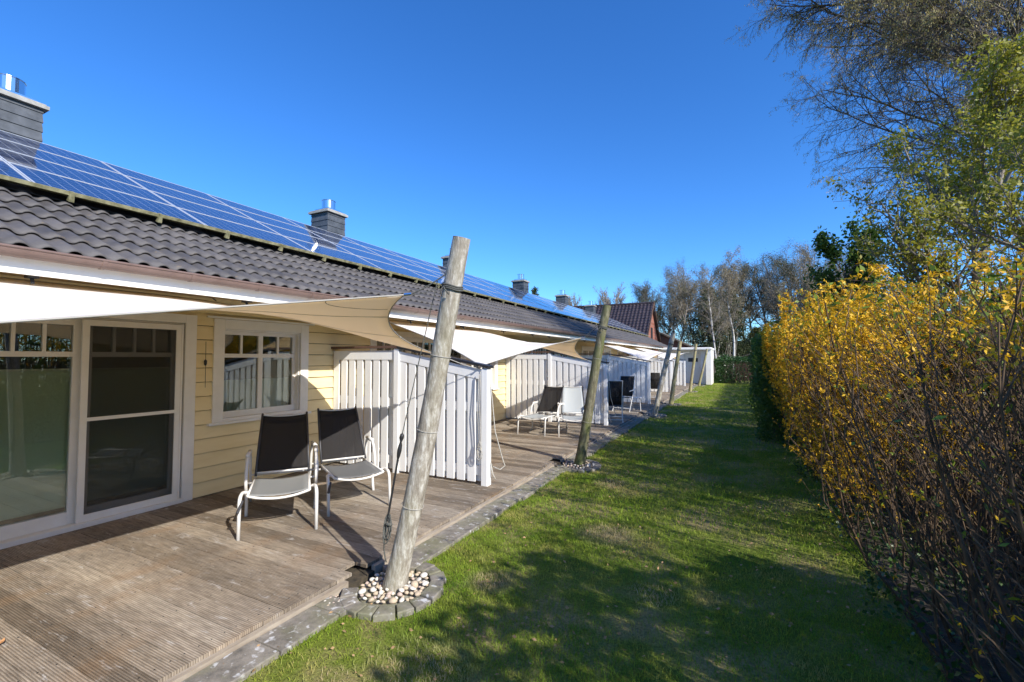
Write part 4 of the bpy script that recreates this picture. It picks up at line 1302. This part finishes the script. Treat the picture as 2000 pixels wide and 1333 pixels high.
wood += [(-9.5, 56, 8, 131), (-7.5, 62, 10.5, 132), (-6.0, 70, 12, 133), (-1.0, 60, 10, 134), (0.5, 70, 11, 135), (10.5, 66, 10.5, 136), (14, 68, 10, 137), (-11.5, 62, 7.5, 138), (4.8, 62, 12, 141), (6.2, 57, 11.5, 142), (2.6, 64, 11, 143), (7.8, 63, 13, 144), (9.8, 57, 12, 145)]
wl = ['leftmost low bare tree of the wood beside the brick house', 'grey-brown bare tree at the left of the wood, near its edge', 'low bare tree behind the brown garage', 'faint bare tree at the far left of the wood',
      'bare tree right of the forked tree above the yellow hedge', 'bare bushy tree over the yellow hedge top', 'faint bare tree behind the forked tree', 'bare tree behind the gap right of the tallest birch',
      'bare tree rising behind the dark evergreens', 'bare tree at the right above the yellow hedge',
      'low bare tree just right of the brick gable', 'second row bare tree over the brown garage', 'tall faint bare tree left of the dark evergreens', 'bare tree between the two dark evergreens and the tallest birch',
      'faint bare tree behind the tallest birch', 'bare tree beyond the forked tree, near the hedge top', 'faint far bare tree at the right end of the wood', 'smallest bare tree next to the brick gable',
      'bare tree just right of the forked tree trunk', 'grey bare tree standing in front of the forked tree', 'thin bare tree in the gap right of the tallest birch', 'tall bare tree over the left end of the yellow hedge', 'grey bare tree beside the tall one over the left end of the yellow hedge']
for (x, y, h, s), q in zip(wood, wl):
    h *= .84
    tree('bare_tree', q, 'tree', (x, y, bank_z(x, y)), s, h, .14, bare, M['greybark'], M['farleaf'] if s % 2 else M['haze_twig'], 9000, .10, spread=.25, grp='bare trees in the background wood')
# evergreens (ivy-clad) between the birches
def conifer(name, label, base, seed, h, rad, n, s, m, grp, low=.12):
    t = empty(name, base, 0, label, 'tree', grp)
    rn = np.random.default_rng(seed); rg = random.Random(seed)
    MB().tube([(0, 0, 0), (.05, 0, h*.5), (0, .05, h*.96)], [h*.022, h*.014, .02], 7).build('trunk', M['bark'], t)
    mb = MB(); P = []
    nb = 70
    for k in range(nb):
        u = low+(1-low)*(k/nb)
        a = k*2.4+rg.uniform(-.3, .3)
        L_ = rad*(1.05-u)**.6*rg.uniform(.55, 1.1)*(min(1, (u-low)*5+.45))
        z0 = h*u*.97
        e = Vector((L_*math.cos(a), L_*math.sin(a), z0+L_*rg.uniform(-.05, .35)))
        mb.tube([(0, 0, z0), tuple(Vector((0, 0, z0)).lerp(e, .5)+Vector((0, 0, .05*L_))), tuple(e)], [.03, .02, .006], 4, cap=False)
        m_ = int(n/nb)
        f = rn.random(m_)**.6
        pp = np.outer(1-f, (0, 0, z0))+np.outer(f, tuple(e))
        P.append(pp+rn.normal(size=(m_, 3))*(.10+.16*L_*f[:, None]*.6))
    mb.build('branches', M['bark'], t)
    V, F = leaf_quads(np.concatenate(P), s, rn, .2, .5)
    np_mesh('crown', V, F, m, t)
ge = 'dark evergreens in the background wood'
conifer('evergreen_tree', 'dark round-topped evergreen left of the tallest birch, left of two', (-2.9, 52, 0), 41, 9.3, 2.9, 24000, .17, M['pineleaf'], ge)
conifer('evergreen_tree', 'dark evergreen directly behind the tallest birch, right of two', (-.9, 54, 0), 42, 9.0, 2.9, 24000, .17, M['pineleaf'], ge)
conifer('evergreen_tree', 'low olive evergreen at the foot of the tallest birch', (1.6, 55, 0), 43, 5.0, 2.2, 9000, .17, M['farleaf'], ge)
conifer('evergreen_tree', 'small dark conifer tip showing left of the roof ridge chimney', (-29.5, 60, 0), 44, 12.8, 2.4, 8000, .2, M['pineleaf'], ge)
conifer('evergreen_tree', 'small dark conifer tip showing right of the roof ridge chimney', (-26.6, 60, 0), 45, 12.3, 1.8, 6000, .2, M['pineleaf'], ge)

# thicket of undergrowth below the wood: uncountable
rn = np.random.default_rng(77)
nT = 60000
px_ = rn.uniform(-16, 24, nT); py_ = rn.uniform(50.5, 60, nT)
hgt = 2.9+1.0*np.sin(px_*.9)+.8*np.sin(px_*2.3+1)+1.2*(px_ < -5)+1.3*(px_ > 3.8)
hgt *= np.where((px_ > -.5) & (px_ < 3.8), .35, 1)
pz_ = rn.random(nT)**1.2*hgt*1.1+.1
V, F = leaf_quads(np.stack([px_, py_, pz_], 1), .18, rn, 0, .4)
o = np_mesh('undergrowth', V, F, M['farleaf']); tag(o, 'tangled olive undergrowth at the foot of the background wood', 'undergrowth', kind='stuff')
mb = MB(); rg = random.Random(9)
for k in range(2600):
    x, y = rg.uniform(-14, 24), rg.uniform(50, 62); h = rg.uniform(1.5, 5)*(.4 if -.5 < x < 3.8 else 1); dx = rg.gauss(0, .5)
    mb.tube([(x, y, 0), (x+dx*.3, y, h*.5), (x+dx, y+rg.gauss(0, .2), h)], [.03, .02, .006], 3, cap=False)
o = mb.build('undergrowth_stems', M['greybark']); tag(o, 'bare brushwood stems at the edge of the background wood', 'brushwood', kind='stuff')

# hedges -------------------------------------------------------------------
def hedge(name, label, x0, x1, y0, y1, h, n, s, m, core, seed, cat='hedge', rnd=0):
    cx, cy = (x0+x1)/2, (y0+y1)/2
    t = empty(name, (cx, cy, -.05), 0, label, cat)
    rn = np.random.default_rng(seed)
    u = rn.random((n, 3)); 
    # bias to the surface
    face = rn.integers(0, 5, n); q = rn.random(n)**2*.18
    X = x0+(x1-x0)*u[:, 0]; Yy = y0+(y1-y0)*u[:, 1]; Z = h*u[:, 2]
    X = np.where(face <= 1, x0+q*1.2, X); X = np.where(face == 2, x1-q, X)
    Yy = np.where(face == 3, y0+q*1.2, Yy); Z = np.where(face == 4, h-q, Z)
    lump = .10*np.sin(Yy*2.1+seed)+.07*np.sin(Yy*5.3+Z*3)+.06*np.sin(Z*6+Yy)
    X = X+lump*np.where(face <= 1, 1, .3); Z = Z+lump*.8*np.where(face == 4, 1, .2)
    if rnd:
        r_ = np.sqrt(((X-cx)/(x1-x0)*2)**2+((Yy-cy)/(y1-y0)*2)**2)
        Z = Z*np.sqrt(np.clip(1.15-r_**2*rnd, .05, 1))
    P = np.stack([X, Yy, np.clip(Z, .02, None)], 1)+rn.normal(size=(n, 3))*.02
    V, F = leaf_quads(P, s, rn, 0, .55)
    np_mesh('leaves', V, F, m, t, (cx, cy, -.05))
    mb = MB(); rg = random.Random(seed)
    if core:
        for k in range(int((y1-y0)*(x1-x0)*14)+20):
            x, y = rg.uniform(x0+.2, x1-.1), rg.uniform(y0+.1, y1-.1)
            pts = [Vector((x, y, 0))]
            for j in range(4): pts.append(pts[-1]+Vector((rg.gauss(0, .09), rg.gauss(0, .09), h*.23)))
            mb.tube(pts, [.02, .016, .012, .008, .004], 4, cap=False)
        mb.build('stems', M['bark'], t, (cx, cy, -.05))
hedge('evergreen_hedge', 'dark green leafy hedge continuing beyond the yellow forsythia', .42, 2.0, 10.6, 16, 2.15, 30000, .07, M['hedgeleaf'], 1, 51)
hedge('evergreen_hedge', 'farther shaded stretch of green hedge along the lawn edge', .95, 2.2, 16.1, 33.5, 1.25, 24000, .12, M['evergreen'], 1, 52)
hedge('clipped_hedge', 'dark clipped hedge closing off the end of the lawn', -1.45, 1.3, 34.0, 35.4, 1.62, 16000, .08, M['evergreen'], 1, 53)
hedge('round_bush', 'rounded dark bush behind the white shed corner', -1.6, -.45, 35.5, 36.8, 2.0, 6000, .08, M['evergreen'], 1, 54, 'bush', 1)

# forsythia ----------------------------------------------------------------
fh = empty('forsythia_hedge', (1.4, 5.5, -.05), 0, 'tall loose forsythia hedge with yellow blossom and bare brown canes on the right', 'hedge')
FO = (1.4, 5.5, -.05)
rg = random.Random(101); rn = np.random.default_rng(101)
mb = MB(); tw = []
def cane(x, y, ln, lean, r):
    p = Vector((x, y, -.05)); d = Vector((lean[0], lean[1], 1)).normalized()
    ns = 9; pts = [p]; st = ln/ns
    for i in range(ns):
        d = (d+Vector((rg.gauss(0, .09), rg.gauss(0, .09), .02))).normalized()
        p = p+d*st
        if p.x < .42: p.x = .42+abs(rg.gauss(0, .03)); d.x = abs(d.x)*.3
        pts.append(p)
    return pts, [r*(1-.7*i/ns) for i in range(ns+1)]
ncane = 560
def ztop(x, y):
    return min(2.06+.11*max(0, min(y, 7)-2.5), 2.36)-.12*max(0, .9-x)+.06*math.sin(y*2.3)+.045*math.sin(y*5.1+x*3)
def clampz(tp, r_):
    for v in tp:
        zt = ztop(v.x, v.y)
        if v.z > zt: v.z = zt-abs(r_.gauss(0, .03))+(.10 if r_.random() < .06 else 0)
for k in range(ncane):
    y = rg.uniform(1.5, 10.6)
    if y > 6 and rg.random() < .35: continue
    if 3.3 < y < 4.9 and rg.random() < .4: continue
    near = 1 if y < 4.5 else 0
    x = rg.uniform(.85, 2.2) if not near else rg.uniform(.95, 2.3)
    h = ztop(x, y)*rg.uniform(.86, 1.0)
    pts, rad = cane(x, y, h, (rg.gauss(-.10, .16), rg.gauss(.02, .14)), rg.uniform(.0035, .0088) if rg.random() < .93 else .013)
    clampz(pts, rg)
    mb.tube(pts, rad, 5, cap=False)
    tw.append(pts)
    nt_ = rg.randint(8, 14)
    for q in range(nt_):
        f = rg.uniform(.12, .98)*(len(pts)-1); i = int(f); b = pts[i].lerp(pts[i+1], f-i)
        dd = (pts[i+1]-pts[i]).normalized()
        d = (dd*.7+Vector((rg.gauss(-.15, .6), rg.gauss(0, .6), rg.uniform(0, .5)))).normalized()
        L_ = rg.uniform(.2, .7)
        tp = [b]
        for s in range(4):
            d = (d+Vector((rg.gauss(0, .13), rg.gauss(0, .13), .06))).normalized(); tp.append(tp[-1]+d*L_/4)
            if tp[-1].x < .40: tp[-1].x = .40+abs(rg.gauss(0, .04))
        clampz(tp, rg)
        mb.tube(tp, [.003, .0027, .0024, .002, .0014], 3, cap=False)
        tw.append(tp)
mb.build('canes', M['cane'], fh, FO)
pts_all = []; wts = []
for tp in tw:
    for i in range(len(tp)-1):
        L_ = (tp[i+1]-tp[i]).length
        for q in range(max(1, int(L_/.03))):
            v = tp[i].lerp(tp[i+1], rg.random())
            pts_all.append((v.x, v.y, v.z))
PA = np.array(pts_all)
def ss(x, a, b): t = np.clip((x-a)/(b-a), 0, 1); return t*t*(3-2*t)
clump = .5+.5*np.sin(PA[:, 1]*2.9+PA[:, 2]*3.1)*np.sin(PA[:, 0]*4+PA[:, 2]*2.2+PA[:, 1])
wt = (ss(PA[:, 2], 1.35, 2.15)*(1.5)+ss(PA[:, 1], 4.3, 6.5)*1.0*ss(PA[:, 2], .0, .5)+.035)*(.25+1.1*clump)
wt *= np.where((PA[:, 1] > 3.1) & (PA[:, 1] < 5.4) & (PA[:, 0] > 1.15), .3, 1.)
front = ss(-PA[:, 0], -1.6, -.6); wt *= (.35+.65*front+.35*ss(PA[:, 2], 1.9, 2.3))
pr = wt/wt.sum()
nb = 36000
idx = rn.choice(len(PA), nb, p=pr)
cen = PA[idx]+rn.normal(size=(nb, 3))*.016
ax = rn.normal(size=(nb, 3)); ax[:, 2] -= .5; ax[:, 0] -= .3; ax /= np.linalg.norm(ax, axis=1)[:, None]
e1 = np.cross(ax, rn.normal(size=(nb, 3))); e1 /= np.linalg.norm(e1, axis=1)[:, None]; e2 = np.cross(ax, e1)
VV = []
sz = (.014+.008*rn.random(nb))*(1+.05*np.clip(cen[:, 1]-4, 0, 6))
for k in range(4):
    a = k*math.pi/2
    d = e1*math.cos(a)+e2*math.sin(a); s_ = -e1*math.sin(a)+e2*math.cos(a)
    q = sz[:, None]
    VV.append(np.stack([cen, cen+d*q*.6+s_*q*.28+ax*q*.45, cen+d*q*1.15+ax*q*.75, cen+d*q*.6-s_*q*.28+ax*q*.45], 1))
V = np.concatenate(VV).reshape(-1, 3); F = np.arange(len(V)).reshape(-1, 4)
np_mesh('blossoms', V, F, M['blossom'], fh, FO)
wt = (ss(PA[:, 2], 1.5, 2.3)*1.0+.05)*(.4+ss(PA[:, 1], 3, 8)); pr = wt/wt.sum()
idx = rn.choice(len(PA), 13000, p=pr)
V, F = leaf_quads(PA[idx]+rn.normal(size=(13000, 3))*.012, .042, rn, -.6, .42)
np_mesh('leaves', V, F, M['fleaf'], fh, FO)
# ground ivy
nG = 5000
y = rn.uniform(.8, 11, nG); x = .8+np.abs(rn.normal(0, .5, nG))+.12*np.sin(y*3); z = np.abs(rn.normal(0, .09, nG))+.0+.12*np.clip(np.sin(y*2.1), 0, 1)*rn.random(nG)
V, F = leaf_quads(np.stack([x, y, z-.03], 1), .036, rn, 0, .7)
o = np_mesh('ground_ivy', V, F, M['ivy']); tag(o, 'green ivy and weeds covering the ground under the forsythia', 'ground cover', kind='stuff')

# big trees on the right ----------------------------------------------------
bigbirch = [C_(14, 44, .30, (32, 62), .40, .05, .02, rr=.26), C_(9, 16, .12, (25, 55), .42, .09, .05, rr=.42), C_(7, 10, .1, (25, 60), .5, .12, .02), C_(6, 6, .1, (20, 60), .5, .13, -.07, rr=.6), C_(4, 0, 0, (0, 0), 0, .14, -.14, tip=.7)]
tree('birch_tree', 'big drooping birch with catkins and dark trunk at the upper right', 'tree', (6.3, 12.3, -.1), 68, 12.5, .14, bigbirch, M['bark'], M['catkin'], 170000, .05, droop=2.5,
     lean=(-.02, 0), spread=.02, aspect=.2, leaf_name='catkins', sides=(10, 6, 3, 3, 3))
leafy2 = [C_(7, 11, .25, (18, 42), .42, .07, .03, rr=.5), C_(7, 9, .15, (22, 50), .5, .1, .08), C_(5, 7, .15, (25, 55), .5, .14, .08), C_(4, 0, 0, (0, 0), 0, .15, .08, tip=.6)]
leafy = [C_(7, 14, .2, (18, 45), .52, .08, .03, rr=.5), C_(7, 10, .15, (22, 50), .5, .1, .08), C_(5, 7, .15, (25, 55), .5, .14, .08), C_(4, 0, 0, (0, 0), 0, .15, .08, tip=.6)]
tree('budding_tree', 'young green leafed tree standing behind the yellow hedge', 'tree', (3.0, 9.3, -.1), 62, 4.9, .08, leafy, M['greybark'], M['spring'], 15000, .062, spread=.05, sides=(8, 6, 4, 3, 3))
tree('budding_tree', 'dark green leafed shrub tree at the left end above the hedge', 'tree', (1.9, 10.2, -.1), 63, 3.7, .05, leafy2, M['bark'], M['midleaf'], 9000, .08, spread=.06, sides=(8, 6, 4, 3, 3))
tree('budding_tree', 'green leafed tree close behind the hedge at the right picture edge', 'tree', (3.1, 6.2, -.1), 64, 3.8, .06, leafy2, M['greybark'], M['spring'], 6500, .055, spread=.05, sides=(8, 6, 4, 3, 3))
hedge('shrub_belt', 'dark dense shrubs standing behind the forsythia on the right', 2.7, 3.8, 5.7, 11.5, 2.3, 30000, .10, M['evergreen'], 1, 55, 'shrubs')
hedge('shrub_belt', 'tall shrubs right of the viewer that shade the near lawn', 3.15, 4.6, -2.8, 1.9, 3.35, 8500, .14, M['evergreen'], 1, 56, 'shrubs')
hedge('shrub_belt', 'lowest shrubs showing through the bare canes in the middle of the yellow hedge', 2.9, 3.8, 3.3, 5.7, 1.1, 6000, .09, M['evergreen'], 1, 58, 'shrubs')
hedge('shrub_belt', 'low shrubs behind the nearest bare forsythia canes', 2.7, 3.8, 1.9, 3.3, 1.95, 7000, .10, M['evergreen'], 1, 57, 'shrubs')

hedge('door_reflection_hedge', 'tall leafy screen added beyond the shrubs on the right to darken door reflections', 8.0, 9.6, -3, 20, 4.3, 26000, .17, M['midleaf'], 1, 59)  # added so the door glass reflects dark leaves; also closes sky gaps
# litter of dry leaves and petals on lawn and deck edge
nL = 1100
x = rn.uniform(-2.6, .9, nL); y = .8+10*rn.random(nL)**1.6
V, F = leaf_quads(np.stack([x, y, lawn_z(x, y)+.022+.006*rn.random(nL)], 1), .026, rn, 0, .6, axis=np.array([1, .3, 0]))
V[:, 2] = np.maximum(V[:, 2], -.062)
o = np_mesh('leaf_litter', V, F, leaf_mat('litter_leaf', [(.3, .16, .07), (.42, .26, .13), (.5, .36, .2)], 30, .1, .8)); tag(o, 'dry brown leaves and crumbs scattered over the lawn', 'leaf litter', kind='stuff')
